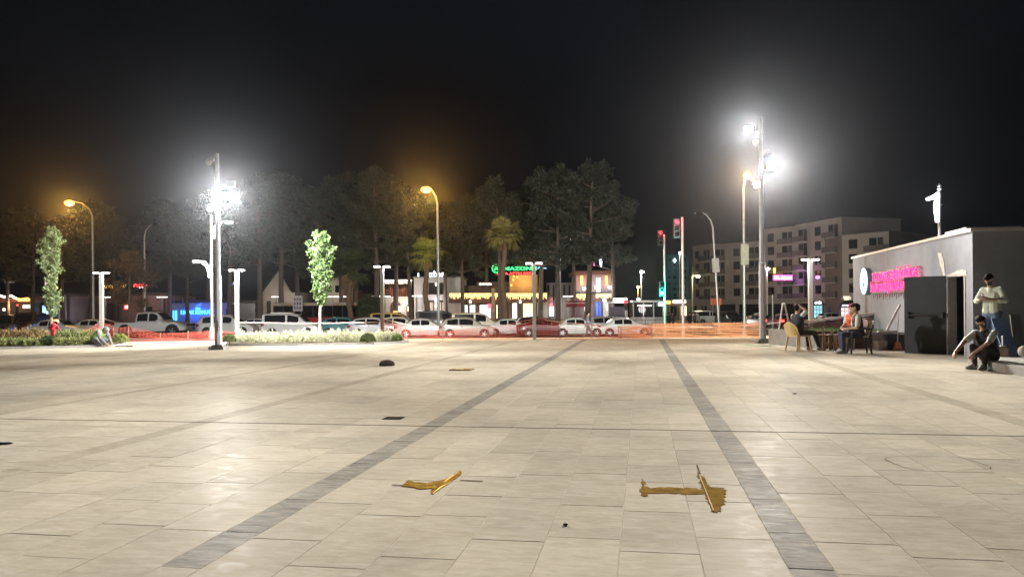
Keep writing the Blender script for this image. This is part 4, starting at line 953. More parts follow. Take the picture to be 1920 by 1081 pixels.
# ------------------------------------------------------------------ vehicles (front = local +x, base between the wheels)
m_tyre = M('tyre', (.018, .018, .018), .8, var=.2); m_rim = M('alloy', (.42, .42, .43), .35, .7, var=.1); m_trim = M('black_trim', (.02, .02, .022), .6, var=.1)
E_head = E('headlight_on', (1, .97, .88), 14); E_tail = E('tail_on', (1, .05, .03), 6); m_headoff = M('headlight_off', (.6, .6, .6), .12, .3, var=.05); m_tailoff = M('tail_off', (.28, .012, .012), .2, var=.05); E_drl = E('driving_light', (1, .9, .75), 3)
m_seat = M('cabin', (.03, .028, .026), .9, var=.2); m_plate = M('number_plate', (.7, .7, .68), .5, var=.03)
def glassmat():
    m = bpy.data.materials.new('car_glass'); m.use_nodes = True; N = m.node_tree.nodes; L = m.node_tree.links; N.clear()
    o = N.new('ShaderNodeOutputMaterial'); t = N.new('ShaderNodeBsdfTransparent'); t.inputs[0].default_value = (.20, .21, .21, 1); g = N.new('ShaderNodeBsdfGlossy'); g.inputs['Roughness'].default_value = .05
    f = N.new('ShaderNodeFresnel'); f.inputs[0].default_value = 1.5; x = N.new('ShaderNodeMixShader'); L.new(f.outputs[0], x.inputs[0]); L.new(t.outputs[0], x.inputs[1]); L.new(g.outputs[0], x.inputs[2]); L.new(x.outputs[0], o.inputs[0]); return m
m_cglass = glassmat()
# profiles: stations (x, sill, belt, roof, halfwidth, roof halfwidth); windows (x0, x1); windscreen / rear window station pairs
PROF = {
 'sedan': dict(w=.87, st=[(-2.22,.42,.80,.82,.80,.66),(-2.12,.26,.90,.94,.86,.74),(-1.45,.22,.93,.985,.88,.74),(-.95,.2,.935,1.36,.88,.60),(-.35,.2,.93,1.44,.88,.62),(.25,.2,.92,1.41,.88,.61),(.98,.2,.91,.965,.88,.74),(1.75,.22,.84,.88,.86,.72),(2.12,.28,.70,.74,.82,.66),(2.22,.40,.60,.64,.74,.6)], win=[(-.92,-.30),(-.22,.42)], ws=(5,6), rw=(2,3), wh=(-1.32,1.36), r=.31),
 'hatch': dict(w=.86, st=[(-1.98,.42,.84,.92,.80,.66),(-1.90,.26,.92,1.05,.85,.66),(-1.50,.22,.96,1.40,.87,.60),(-.8,.2,.95,1.49,.87,.62),(-.1,.2,.93,1.50,.87,.62),(.35,.2,.92,1.44,.87,.61),(1.05,.2,.90,.97,.87,.74),(1.65,.22,.82,.87,.85,.70),(1.92,.28,.68,.73,.80,.64),(2.0,.40,.58,.62,.72,.6)], win=[(-1.40,-.62),(-.52,.48)], ws=(5,6), rw=(1,2), wh=(-1.22,1.28), r=.31),
 'suv': dict(w=.92, st=[(-2.2,.45,.95,1.05,.85,.7),(-2.12,.30,1.02,1.2,.90,.7),(-1.85,.28,1.06,1.60,.92,.66),(-1.0,.26,1.05,1.72,.92,.68),(0,.26,1.03,1.72,.92,.68),(.40,.26,1.02,1.66,.92,.66),(1.10,.26,1.00,1.07,.92,.78),(1.85,.28,.93,.98,.90,.74),(2.15,.35,.78,.84,.86,.7),(2.24,.45,.66,.7,.78,.64)], win=[(-1.75,-1.05),(-.95,-.25),(-.15,.55)], ws=(5,6), rw=(1,2), wh=(-1.36,1.40), r=.36),
 'van': dict(w=.90, st=[(-2.2,.42,1.0,1.4,.86,.72),(-2.17,.26,1.06,1.76,.90,.76),(-2.0,.22,1.08,1.82,.91,.77),(-1.0,.2,1.08,1.84,.91,.77),(0,.2,1.06,1.83,.91,.77),(.55,.2,1.04,1.72,.91,.74),(1.30,.2,1.0,1.10,.90,.78),(1.9,.24,.90,.95,.88,.74),(2.16,.3,.74,.8,.84,.68),(2.24,.42,.6,.65,.76,.62)], win=[(-1.95,-.35),(-.2,.68)], ws=(5,6), rw=(0,1), wh=(-1.36,1.42), r=.33),
 'pickup': dict(w=.97, st=[(-2.75,.55,1.08,1.10,.93,.86),(-2.68,.45,1.10,1.12,.97,.88),(-1.05,.42,1.10,1.12,.97,.88),(-.98,.42,1.12,1.80,.97,.70),(-.2,.42,1.12,1.88,.97,.72),(.42,.42,1.11,1.84,.97,.71),(1.15,.42,1.10,1.18,.97,.84),(2.2,.46,1.04,1.10,.96,.82),(2.62,.5,.9,.96,.93,.78),(2.72,.58,.76,.82,.86,.72)], win=[(-.9,-.12),(-.02,.62)], ws=(5,6), rw=(2,3), wh=(-1.75,1.72), r=.44),
}
def interp(st, x, i):
    for a, b in zip(st, st[1:]):
        if a[0] <= x <= b[0]: t = (x-a[0])/(b[0]-a[0]); return a[i]+(b[i]-a[i])*t
    return st[-1][i]
_carmesh = {}
def paint(name, col): return M('paint_'+name, col, .35, .0, var=.03, scale=2, coat=.6)
def car(kind, px, Y, pname, col, label, rz=0., head=0, tail=0, X=None, sc=1.0, two=None):
    p = PROF[kind]; st = p['st']; w = p['w']; X = X_at(px, Y, 610) if X is None else X
    root = empty('parked_car' if kind not in ('van', 'pickup') else {'van': 'van', 'pickup': 'pickup_truck'}[kind], (X, Y, zg(X, Y)-.02), label, {'van': 'van', 'pickup': 'pickup'}.get(kind, 'car'), rz=rz); root.scale = (sc, sc, sc)
    mp = paint(pname, col)
    if kind not in _carmesh:
        C = {}; b = MB(); n = len(st); k = 9
        def sec(s):
            x, z0, zb, zr, hw, rw = s; cab = zr-zb > .2
            return [(hw*.55, z0-.02), (hw*.93, z0), (hw*.99, z0+.14), (hw, (z0+zb)*.52), (hw*.965, zb-.03), (hw*.93, zb), (rw+(hw*.93-rw)*(.12 if cab else .35), zr-(.07 if cab else .02)), (rw*.82, zr), (0, zr+(.03 if cab else .015))]
        for s in st:
            sc_ = sec(s)
            for sg in (1, -1):
                for y, z in (sc_ if sg == 1 else sc_[::-1][1:]): b.v.append((s[0], y*sg, z))
        m = 2*k-1
        for i in range(n-1):
            for j in range(m):
                j2 = (j+1) % m; b.f.append((i*m+j, i*m+j2, (i+1)*m+j2, (i+1)*m+j)); b.mi.append(0)
        b.f.append(tuple(range(m))); b.f.append(tuple(reversed(range((n-1)*m, n*m)))); b.mi += [0, 0]
        C['body'] = b
        glass = []
        def gp(x, s, f):            # point on the glasshouse side, f from belt (0) to roof (1)
            hw, rw, zb, zr = interp(st, x, 4), interp(st, x, 5), interp(st, x, 2), interp(st, x, 3)
            y0, z0, y1, z1 = hw*.93, zb, rw+(hw*.93-rw)*.12, zr-.07
            return (x, s*(y0+(y1-y0)*f+.022), z0+(z1-z0)*f+.004)
        for s in (1, -1):
            for (a, c) in p['win']:
                q = MB(); N_ = 9; pts = []
                for t in np.linspace(a, c, N_): pts.append(gp(t, s, .10))
                for t in np.linspace(c, a, N_): pts.append(gp(t, s, .93))
                fs = [(i, i+1, 2*N_-2-i, 2*N_-1-i) for i in range(N_-1)]; q.add(pts, fs if s < 0 else [f[::-1] for f in fs]); glass.append(('side_window', q))
        for nm, (i0, i1), up in (('windscreen', p['ws'], -1), ('rear_window', p['rw'], 1)):
            A, B = st[i0], st[i1]; lo, hi = (B, A) if nm == 'windscreen' else (A, B); d = 1 if nm == 'windscreen' else -1
            yl, yh = lo[4]*.80, hi[5]*.84; q = MB(); e = .02*d
            L0 = Vector((lo[0], 0, lo[3]+.02)); H0 = Vector((hi[0], 0, hi[3]+.01)); a = L0.lerp(H0, .10); c = L0.lerp(H0, .90); nrm = Vector(((H0.z-L0.z)*d, 0, abs(H0.x-L0.x))).normalized()*.04
            pts = [a+nrm+Vector((0, -yl, 0)), a+nrm+Vector((0, yl, 0)), c+nrm+Vector((0, yh, 0)), c+nrm+Vector((0, -yh, 0))]; q.add(pts, [(0, 1, 2, 3)]); glass.append((nm, q))
        C['glass'] = [(nm, q.mesh(nm, m_cglass if False else m_glass)) for nm, q in glass]
        r = p['r']; t = MB(); t.lathe([(r*.62, -.10), (r*.9, -.10), (r, -.06), (r, .06), (r*.9, .10), (r*.62, .10)], n=20, axis='Y'); C['tyre'] = t.mesh('tyre', m_tyre, 40)
        t = MB(); t.lathe([(r*.64, -.085), (r*.64, .085)], n=20, axis='Y'); C['rimback'] = t
        t = MB()
        for i in range(5):
            an = 2*PI*i/5; d = Vector((math.cos(an), 0, math.sin(an))); e = Vector((-math.sin(an), 0, math.cos(an)))
            for sy in (-1, 1):
                t.obox(Vector((0, sy*.086 if sy > 0 else -.104, 0))-e*r*.11, d*r*.62, (0, .018, 0), e*r*.22)
        t.lathe([(r*.66, -.095), (r*.66, .095)], n=20, axis='Y'); C['rim'] = t.mesh('rim', [m_rim])
        a = MB()
        for sg in (1, -1):
            pass
        C['arch'] = None; _carmesh[kind] = C
    C = _carmesh[kind]
    key = ('body', kind, pname)
    if key not in _carmesh: _carmesh[key] = C['body'].mesh('body', mp, 35)
    link('body', _carmesh[key], root)
    for nm, me in C['glass']: link(nm, me, root)
    r = p['r']
    for wx in p['wh']:
        for s in (-1, 1):
            y = s*(w-.07)
            wl = link('wheel', C['tyre'], root, (wx, y, r)); link('rim', C['rim'], wl)
            ar = MB(); hw = interp(st, wx, 4); ar.lathe([(r*1.17, -.02), (r*1.17, .02)], n=20, axis='Y'); ar.build('wheel_arch', m_trim, root, loc=(wx, s*(hw-.012), r+.02))
    f, bk = st[-2], st[1]
    for s in (-1, 1):
        b = MB(); zz = f[2]-.06; hx = f[0]-.12; hy = f[4]
        b.add([(hx-.24, s*(hy*1.03), zz-.10), (hx+.17, s*hy*.93, zz-.13), (st[-1][0]+.005, s*hy*.55, zz-.12), (st[-1][0]-.04, s*hy*.55, zz+.02), (hx+.12, s*hy*.93, zz+.03), (hx-.22, s*hy*1.03, zz+.04), (hx-.1, s*hy*.4, zz-.05)], [(0,1,4,5),(1,2,3,4),(5,4,3,6),(0,6,2,1),(0,5,6)])
        b.build('headlight', E_head if head == 2 else (E_drl if head == 1 else m_headoff), root)
        b = MB(); zz = bk[2]-.02; b.box((st[0][0]-.02, min(s*bk[4]*.6, s*bk[4]*.985), zz-.2), (st[0][0]+.22, max(s*bk[4]*.6, s*bk[4]*.985), zz+.02)); b.build('tail_light', E_tail if tail else m_tailoff, root)
        b = MB(); mx = p['win'][-1][1]+.05; mz = interp(st, mx, 2)+.09; b.box((mx-.06, min(s*.94*w, s*(w+.17)), mz-.07), (mx+.05, max(s*.94*w, s*(w+.17)), mz+.07)); b.build('wing_mirror', mp, root)
        for (a, c) in p['win'][-2:]:
            b = MB(); hx = a+.16; zb = interp(st, hx, 2)-.09; hw = interp(st, hx, 4); b.box((hx-.08, min(s*(hw-.03), s*(hw+.025)), zb-.015), (hx+.08, max(s*(hw-.03), s*(hw+.025)), zb+.015)); b.build('door_handle', m_trim if pname != 'white' else mp, root)
    e = st[-1]; b = MB(); b.box((e[0]-.05, -e[4]*.55, e[1]+.02), (e[0]+.015, e[4]*.55, e[2]-.05)); b.build('grille', m_trim, root)
    b = MB(); b.box((e[0]+.016, -.26, e[1]+.0), (e[0]+.03, .26, e[1]+.11)); b.build('number_plate', m_plate, root)
    b = MB(); b.box((st[0][0]-.035, -.26, .62), (st[0][0]-.02, .26, .73)); b.build('number_plate', m_plate, root)
    b = MB(); b.box((st[2][0], -w*.96, st[2][1]-.06), (st[-3][0]-.1, w*.96, st[2][1]+.03)); b.build('sill', m_trim, root)
    if head == 2: lamp('headlamp_beam', 'SPOT', root, (st[-1][0]+.1, 0, .65), 500, (1, .97, .9), .1, None, R(70), 1).rotation_euler = (R(84), 0, R(-90))
    if kind == 'pickup':
        b = MB(); b.box((-2.62, -.85, 1.121), (-1.1, .85, 1.135)); b.build('bed_floor', m_trim, root)
        for s in (-1, 1):
            b = MB(); b.tube([(-1.0, s*.72, 1.86), (-.9, s*.70, 1.93), (.3, s*.68, 1.93), (.4, s*.68, 1.87)], .03, 6); b.build('roof_rail', m_trim, root)
        b = MB(); b.box((2.70, -.7, .80), (2.76, .7, 1.0)); b.build('grille_bar', m_trim, root)
    return root
WH = (.62, .62, .61)
car('pickup', 290, 61, 'white', WH, 'white double cab pickup with big black wheels behind the net', sc=1.06)
car('suv', 428, 61.5, 'white', WH, 'white estate car between the pickup and the tall floodlight pole', head=1)
car('sedan', 487, 66, 'white', WH, 'white car mostly hidden behind the white passenger van', sc=.97)
v = car('van', 549, 60.5, 'white', WH, 'white passenger van with tinted side windows behind the flower bed', head=1)
b = MB(); b.box((-1.6, -.5, 1.86), (-.1, .5, 1.92)); b.build('roof_bar', m_white, v)
car('hatch', 648, 63.5, 'teal', (.06, .22, .25), 'teal hatchback behind the green leafy sapling')
car('hatch', 703, 60.5, 'silver', (.52, .53, .56), 'silver white hatchback waiting at the rounded bed end')
car('hatch', 752, 64, 'white', WH, 'white hatchback below the yellow roofed taxi', head=0)
t = car('van', 742, 70, 'yellow', (.55, .36, .03), 'yellow taxi van behind the queue of white cars')
b = MB(); b.box((-.18, -.3, 1.86), (.18, .3, 2.02)); b.build('roof_sign', E('taxi_sign', (1, .75, .25), .6), t)
car('sedan', 797, 58, 'white', WH, 'old boxy white saloon close behind the net', head=1)
car('van', 830, 71, 'black', (.02, .02, .024), 'black van parked below the white cafe with arches', sc=1.08)
car('hatch', 876, 57.5, 'beige', (.40, .36, .31), 'beige hatchback close behind the net before the cream van', head=1, sc=1.02)
car('van', 897, 65, 'cream', (.55, .50, .40), 'cream people carrier with dark windows behind the beige hatchback')
car('sedan', 958, 61.5, 'white', WH, 'white saloon below the yellow icicle lights', head=1, sc=.95)
car('hatch', 1010, 66, 'dark', (.03, .03, .035), 'dark hatchback behind the free standing twin lamp')
car('sedan', 1022, 60, 'maroon', (.10, .012, .014), 'dark red saloon seen through the net')
car('sedan', 1084, 60, 'white', WH, 'white saloon in front of the leaning pine trunk', head=1)
car('hatch', 1143, 65.5, 'grey', (.30, .30, .31), 'pale grey hatchback behind the last white saloon')
car('sedan', 1172, 60, 'white', WH, 'white saloon at the head of the queue by the traffic lights', head=1)
car('suv', 8, 61, 'black', (.02, .02, .024), 'black car facing the plaza with bright headlamps', rz=R(-68), head=2)
vv = car('van', 50, 64, 'plum', (.035, .02, .026), 'dark plum van with a round star badge facing the plaza', rz=R(-75), head=2, sc=1.06)
b = MB(); b.lathe([(.11, 0), (.11, .03)], n=16, axis='X')
b.build('round_badge', m_rim, vv, loc=(2.26, 0, .78))
bb = MB()
for i in range(3):
    an = PI/2+i*2*PI/3; bb.tube([(2.30, 0, .78), (2.30, .10*math.cos(an), .78+.10*math.sin(an))], .014, 5)
bb.build('star_badge', m_white, vv)
car('sedan', 108, 58, 'white', WH, 'white saloon low behind the hedge and the red hydrant')
car('sedan', 182, 61, 'white', WH, 'white saloon with its roof showing above the drooping net', sc=.98)
car('van', 1368, 92, 'dark', (.03, .03, .035), 'dark van with dazzling headlamps beyond the orange fence', rz=R(-80), head=2)
car('sedan', 1424, 88, 'grey', (.30, .30, .31), 'grey saloon with glowing tail lights beyond the tallest pole', rz=R(105), tail=1)
car('hatch', 1461, 86, 'red', (.30, .02, .02), 'red hatchback with glowing tail lights behind the man touching his head', rz=R(100), tail=1)
car('van', 1330, 108, 'white', WH, 'white van parked beyond the waiting people', rz=R(10))
car('sedan', 1424, 118, 'white', WH, 'white saloon parked at the foot of the apartment block', rz=R(8))
car('hatch', 1560, 112, 'white', WH, 'white hatchback parked before the lit shop with the white sign', rz=R(12))
car('sedan', 1626, 104, 'dark', (.03, .03, .035), 'dark saloon parked before the shop with the glowing cup', rz=R(12))
def bus():
    Y = 82; X0, X1 = X_at(512, Y), X_at(680, Y); z0 = zg(X0, Y); h = P(590, 567, Y).z-z0; L = X1-X0
    r = empty('bus', ((X0+X1)/2, Y, z0), 'long red bus with a lit row of windows behind the white van', 'bus')
    mr = paint('busred', (.36, .02, .02)); hx = L/2
    b = MB(); b.box((-hx, 0, .35), (hx, 2.5, 1.25)); b.build('lower_body', mr, r)
    b = MB(); b.box((-hx, 0, h-.32), (hx, 2.5, h)); b.build('roof', M('bus_roof', (.45, .36, .28), .5), r)
    n = 9
    for i in range(n+1):
        x = -hx+.05+(L-.1)*i/n; b = MB(); b.box((x-.05, .0, 1.25), (x+.05, .08, h-.32)); b.build('pillar', m_trim, r)
    for i in range(n):
        x = -hx+.05+(L-.1)*i/n+.06; b = MB(); b.box((x, .03, 1.27), (x+(L-.1)/n-.12, .05, h-.34)); b.build('window', m_glass, r)
        if i % 3 != 1:
            b = MB(); b.box((x+.2, .9, 1.3), (x+.75, .95, h-.5)); b.build('seat_back', M('glowing_seat', (.05, .09, .14), .7, emit=(.12, .25, .32), es=.12), r)  # faint glow put into the seats to suggest interior light
    b = MB(); b.box((hx-.45, -.02, .4), (hx+.02, 2.52, h-.1)); b.build('end_frame', mr, r)
    for x in (-hx+1.5, -hx+2.9, hx-2.2):
        wl = MB(); wl.lathe([(.3, -.12), (.46, -.12), (.48, 0), (.46, .12), (.3, .12)], n=18, axis='Y'); k = wl.build('wheel', m_tyre, r, 40, loc=(x, .1, .48)); q = MB(); q.lathe([(.3, -.14), (.3, .1)], n=14, axis='Y'); q.build('rim', m_rim, k)
bus()

# ------------------------------------------------------------------ vegetation
def pine_mesh(seed, h=17., spread=3.6, lean=0.):
    rnd = random.Random(seed); rng = np.random.default_rng(seed)
    tr = MB(); pts = [(lean*(t**1.2)*h*.1+.25*math.sin(t*4+seed)*t, .2*math.cos(t*3+seed)*t, t*h) for t in np.linspace(0, .93, 9)]
    tr.tube(pts, [.30*(1-.8*t)+.03 for t in np.linspace(0, 1, 9)], 8)
    C = []
    def at(t):
        k = t/.93*8; i = min(7, int(k)); f = k-i; return Vector(pts[i]).lerp(Vector(pts[i+1]), f)
    n = 34
    for i in range(n):
        t = .40+.54*(i/n)+rnd.uniform(-.02, .02); a = rnd.uniform(0, 2*PI); prof = math.sin(min(1, (1.02-t)/.60*1.25)*PI/2)
        L = spread*prof*rnd.uniform(.45, 1.1)+.3; b0 = at(min(.92, t)); up = rnd.uniform(.05, .45); e = b0+Vector((math.cos(a)*L, math.sin(a)*L, L*up+rnd.uniform(-.3, .6)))
        tr.tube([b0, b0.lerp(e, .5)+Vector((0, 0, -.1)), e], [.07, .05, .02], 5, cap=False)
        for k in range(rnd.randint(3, 5)):
            c = b0.lerp(e, rnd.uniform(.35, 1.12))+Vector((rnd.gauss(0, .35), rnd.gauss(0, .35), rnd.gauss(.15, .3))); s = rnd.uniform(.45, .95); m = int(130*s)
            d = rdir(m, rng)*(rng.random(m)**.45)[:, None]*np.array([s, s, s*.62]); C.append(np.array(c)+d)
    c = at(.92)
    for k in range(5):
        m = 70; C.append(np.array(c)+np.array([rnd.gauss(0, .4), rnd.gauss(0, .4), rnd.uniform(0, .9)])+rdir(m, rng)*(rng.random(m)**.5)[:, None]*.7)
    C = np.concatenate(C)
    return tr.mesh('trunk', m_bark, 50), leaves('crown', C, .27, .34, leafmat('pine_needles', (.065, .080, .055), .5), rng, up=.5)
PV = [pine_mesh(11), pine_mesh(12, 17, 4.2), pine_mesh(13, 17, 3.2), pine_mesh(14, 17, 3.9, .6), pine_mesh(15, 17, 4.6)]
def pine(px, py_top, Y, v, label, w=1.0, rz=None):
    X = X_at(px, Y); z0 = zg(X, Y); h = P(px, py_top, Y).z-z0; s = h/17.4
    r = empty('pine_tree', (X, Y, z0), label, 'tree', 'dark pines behind the road', rz=random.uniform(0, 6) if rz is None else rz); r.scale = (s*w, s*w, s)
    link('trunk', PV[v][0], r); link('crown', PV[v][1], r); return r
PL = 'tall dark pine standing among the pines behind the road'
for i, (px, pt, Y, v, w) in enumerate([(15, 400, 96, 0, 1), (62, 385, 88, 1, 1), (118, 398, 84, 2, 1.1), (168, 372, 95, 3, 1.1), (215, 392, 92, 0, 1), (270, 402, 98, 4, 1), (318, 368, 90, 1, 1), (352, 392, 86, 2, 1), (388, 350, 96, 3, 1), (430, 352, 88, 4, .95), (486, 318, 86, 2, 1.0), (528, 308, 90, 0, 1), (560, 330, 96, 3, 1),
     (597, 345, 88, 1, .9), (640, 318, 92, 4, .95), (668, 340, 99, 2, 1), (706, 298, 84, 0, 1.0), (742, 335, 93, 1, 1), (772, 342, 80, 3, .9), (836, 372, 95, 2, 1), (868, 362, 90, 4, .9), (912, 352, 96, 1, 1), (937, 322, 82, 2, .95), (985, 336, 96, 0, 1), (1012, 318, 92, 3, .95), (1046, 306, 80, 1, .9), (1075, 330, 95, 4, .9), (1150, 335, 90, 2, .95)]):
    pine(px, pt, Y, v, PL, w)
o = pine(1100, 295, 76, 3, 'largest pine with a thick leaning trunk rising behind the walking person', 1.05, rz=0.0); o['group'] = ''; del o['group']

def palm(px, py_c, Y, label, lit, fr=46, seed=1, R0=2.0):
    rnd = random.Random(seed); c = P(px, py_c, Y); z0 = zg(c.x, Y); h = c.z-z0
    r = empty('palm_tree', (c.x, Y, z0), label, 'palm tree')
    b = MB(); n = 18; pts = [(.12*math.sin(i*.5), 0, h*i/n) for i in range(n+1)]; b.tube(pts, [(.27 if i % 2 else .22)*(1.2-.35*i/n) for i in range(n+1)], 9); b.build('trunk', M('palm_bark', (.17, .115, .075), .95, var=.35, scale=14, bump=.6), r, 60)
    top = Vector((pts[-1][0], 0, h))
    for grp, nm, mt in ((0, 'crown', lit), (1, 'dead_fronds', M('dead_frond', (.30, .19, .08), .8, var=.3))):
        m = MB(); k = fr if grp == 0 else 14
        for i in range(k):
            a = rnd.uniform(0, 2*PI); el = rnd.uniform(-.65, 1.35) if grp == 0 else rnd.uniform(-1.5, -1.25); L = rnd.uniform(.75, 1.1)*R0*.55*(1 if grp == 0 else .35)
            d = Vector((math.cos(a)*math.cos(el), math.sin(a)*math.cos(el), math.sin(el))); e = top+d*L; s = d.cross(Vector((0, 0, 1))).normalized(); u = s.cross(d)
            m.tube([top, e], [.025, .018], 4, cap=False); nb = 13; bl = R0*(.55 if grp == 0 else .38)*rnd.uniform(.85, 1.1)
            for j in range(nb):
                t = (j/(nb-1)-.5)*2.5; q = (d*math.cos(t)+s*math.sin(t)).normalized(); wv = q.cross(u).normalized()*.065; tip = e+q*bl*(1-.12*abs(t))+Vector((0, 0, -.38*bl*(.6+rnd.random()*.8)*(.6 if el > .6 else 1)))
                md = e+q*bl*.55+Vector((0, 0, -.05*bl)); m.add([e, md+wv, tip, md-wv], [(0, 1, 2, 3)])
        m.build(nm, mt, r)
    return r
palm(799, 478, 74, 'shorter fan palm glowing yellow green beside the sodium lamp', leafmat('palm_leaf_a', (.34, .36, .08), .35), 46, 1, 2.0)
palm(944, 442, 72, 'taller fan palm with drooping fronds before the orange lit cafe', leafmat('palm_leaf_b', (.30, .28, .10), .35), 50, 2, 2.1)
palm(655, 505, 78, 'dark thick trunked fan palm beside the red bus', leafmat('palm_leaf_c', (.07, .10, .05), .35), 44, 3, 2.6)
def broadleaf(px, pt, Y, label, mat, seed, w=2.6):
    rnd = random.Random(seed); rng = np.random.default_rng(seed); c = P(px, pt, Y); z0 = zg(c.x, Y); h = c.z-z0; r = empty('tree', (c.x, Y, z0), label, 'tree')
    t = MB(); t.tube([(0, 0, 0), (.1, 0, h*.4), (0, .1, h*.85)], [.16, .11, .03], 7); C = []
    for i in range(46):
        a = rnd.uniform(0, 2*PI); f = rnd.uniform(.28, .95); L = w*math.sin(min(1, (1.05-f)*1.6)*PI/2)*rnd.uniform(.4, 1); b0 = Vector((.05, .03, h*f*.85)); e = b0+Vector((math.cos(a)*L, math.sin(a)*L, .35*L)); t.tube([b0, e], [.04, .012], 4, cap=False)
        for k in range(3):
            m = 55; cc = np.array(b0.lerp(e, rnd.uniform(.5, 1.05))); C.append(cc+rdir(m, rng)*(rng.random(m)**.5)[:, None]*.55)
    t.build('trunk', m_bark, r, 50); link('crown', leaves('crown', np.concatenate(C), .13, .55, mat, rng), r)
broadleaf(240, 445, 70, 'brownish leafed tree behind the white pickup', leafmat('brown_leaf', (.15, .10, .06), .4), 5)
broadleaf(690, 545, 80, 'small bushy tree beside the red bus end', leafmat('mid_leaf', (.07, .10, .045), .4), 8, 1.6)

def sapling(px, py_base, py_top, py_low, Y, label, seed, wmax, mat, gap=False):
    rnd = random.Random(seed); rng = np.random.default_rng(seed); X = X_at(px, Y, py_base); z0 = .0; c = P(px, py_top, Y); h = c.z; zl = P(px, py_low, Y).z
    r = empty('sapling', (X, Y, z0), label, 'tree'); b = MB(); dx = c.x-X
    pts = [(dx*t+.03*math.sin(5*t+seed), .02*math.cos(4*t), h*.97*t) for t in np.linspace(0, 1, 9)]; b.tube(pts, [.055*(1-.85*t)+.006 for t in np.linspace(0, 1, 9)], 7); C = []; Cn = []
    for i in range(64):
        f = i/63; z = zl+(h-zl)*f*.97; k = z/(h*.97)*8; j = min(7, int(k)); b0 = Vector(pts[j]).lerp(Vector(pts[j+1]), k-j); a = i*2.4+rnd.uniform(-.4, .4)
        prof = min(1, .55+1.4*f)*min(1, (1.12-f)*3.2); 
        if gap and .25 < f < .42: prof *= .35
        L = wmax*prof*rnd.uniform(.55, 1.12); e = b0+Vector((math.cos(a)*L, math.sin(a)*L, L*.75)); b.tube([b0, b0.lerp(e, .5)+Vector((0, 0, -.03)), e], [.014, .01, .004], 4, cap=False)
        for q in range(4):
            m = 16; cc = np.array(b0.lerp(e, .3+.25*q)); C.append(cc+rdir(m, rng)*(rng.random(m)**.6)[:, None]*.13)
    b.build('trunk', M('sapling_bark', (.36, .31, .24), .85, var=.25, scale=12), r, 50); link('crown', leaves('crown', np.concatenate(C), .062, .75, mat, rng), r); return r
sapling(97, 640, 428, 592, 30.5, 'slender sapling with a gap in its crown beside the red hydrant', 3, .42, leafmat('sap_leaf_a', (.27, .35, .16), .45), True)
sapling(601, 632, 437, 570, 29.5, 'dense narrow bright green sapling in the flower bed', 4, .44, leafmat('sap_leaf_b', (.08, .14, .042), .4))

# beds: kerbed soil, lavender tufts, clipped balls, hedge
def bed(pts, label):
    q = [G(*p) for p in pts]; b = MB(); b.prism([(p.x, p.y) for p in q], .002, .05); r = b.build('flower_bed', m_soil); tag(r, label, 'flower bed')
    n = len(q)
    for i in range(n):
        a, c = q[i], q[(i+1) % n]; L = (c-a).length; k = max(1, int(L/1.0))
        for j in range(k):
            s0, s1 = a.lerp(c, j/k), a.lerp(c, (j+1)/k-.01/max(L, .1)); d = (s1-s0); nn = Vector((d.y, -d.x, 0)).normalized()*.09
            if d.length > .05:
                e = MB(); e.obox(s0-nn*.5, d, nn, (0, 0, .075)); e.build('edging_stone', m_conc, r)
    return r
bed([(425, 648), (560, 647.5), (700, 645.5), (752, 643.2), (764, 641), (758, 638.7), (735, 637), (560, 639), (430, 641)], 'kidney ended bed of pale lavender at the plaza edge')
bed([(-60, 655), (60, 653), (150, 651), (205, 650), (232, 647), (236, 643.5), (150, 643), (-60, 646)], 'bed of low brownish hedge plants by the red hydrant')
def tuft_mesh(seed, s, n, mat, asp=.22, up=1.6, fl=.5, sz=.07):
    rng = np.random.default_rng(seed); a = rng.random(n)*2*PI; q = rng.random(n)**.5; z = rng.random(n); rad = s*q*(1-.25*z)
    C = np.stack([np.cos(a)*rad, np.sin(a)*rad, .03+s*1.15*fl*2*z*(1-.45*q*q)], 1); return leaves('foliage', C, sz, asp, mat, rng, up=up)
lav = [tuft_mesh(20+i, .30, 620, leafmat('lavender', (.46, .47, .31), .35)) for i in range(3)]
lavf = [tuft_mesh(50+i, .24, 90, leafmat('lavender_flower', (.55, .52, .42), .25), .3, 2.2, .85, .05) for i in range(3)]
i = 0
for row, (ya, yb) in enumerate(((645.3, 640.6), (641.9, 639.6))):
    for px in range(455, 752, 13 if row == 0 else 15):
        t = (px-430)/330; py = ya+(yb-ya)*max(0, t)**1.5+random.uniform(-.3, .3)
        if abs(px-690) < 14 and row == 0: continue
        p = G(px+random.uniform(-3, 3), py); k = i % 3; i += 1
        r = empty('lavender_bush', (p.x, p.y, .05), 'pale silvery lavender bush in the kidney ended bed', 'bush', 'lavender bushes in the bed', rz=random.uniform(0, 6)); s = random.uniform(.85, 1.15); r.scale = (s, s, s)
        link('foliage', lav[k], r); link('flower_spikes', lavf[k], r)['kind'] = 'stuff'
def ball_bush(px, py, rad, label, mat, seed):
    rng = np.random.default_rng(seed); p = G(px, py); n = 2200; d = rdir(n, rng); d[:, 2] = np.abs(d[:, 2])*1.0; C = d*(rad*(.78+.24*rng.random(n)))[:, None]*np.array([1, 1, 1.05]); C[:, 2] += rad*.25
    r = empty('round_bush', (p.x, p.y, .04), label, 'bush'); link('foliage', leaves('foliage', C, .035, .6, mat, rng), r); b = MB()
    for k in range(5): b.tube([(0, 0, 0), (rad*.4*math.cos(k*1.3), rad*.4*math.sin(k*1.3), rad*.8)], .012, 4)
    b.build('stems', m_bark, r)
gd = leafmat('clipped_dark', (.10, .115, .035), .45); gl = leafmat('clipped_light', (.17, .24, .07), .4)
ball_bush(430, 645.5, .27, 'dark clipped round bush beside the foot of the tall floodlight pole', gd, 1)
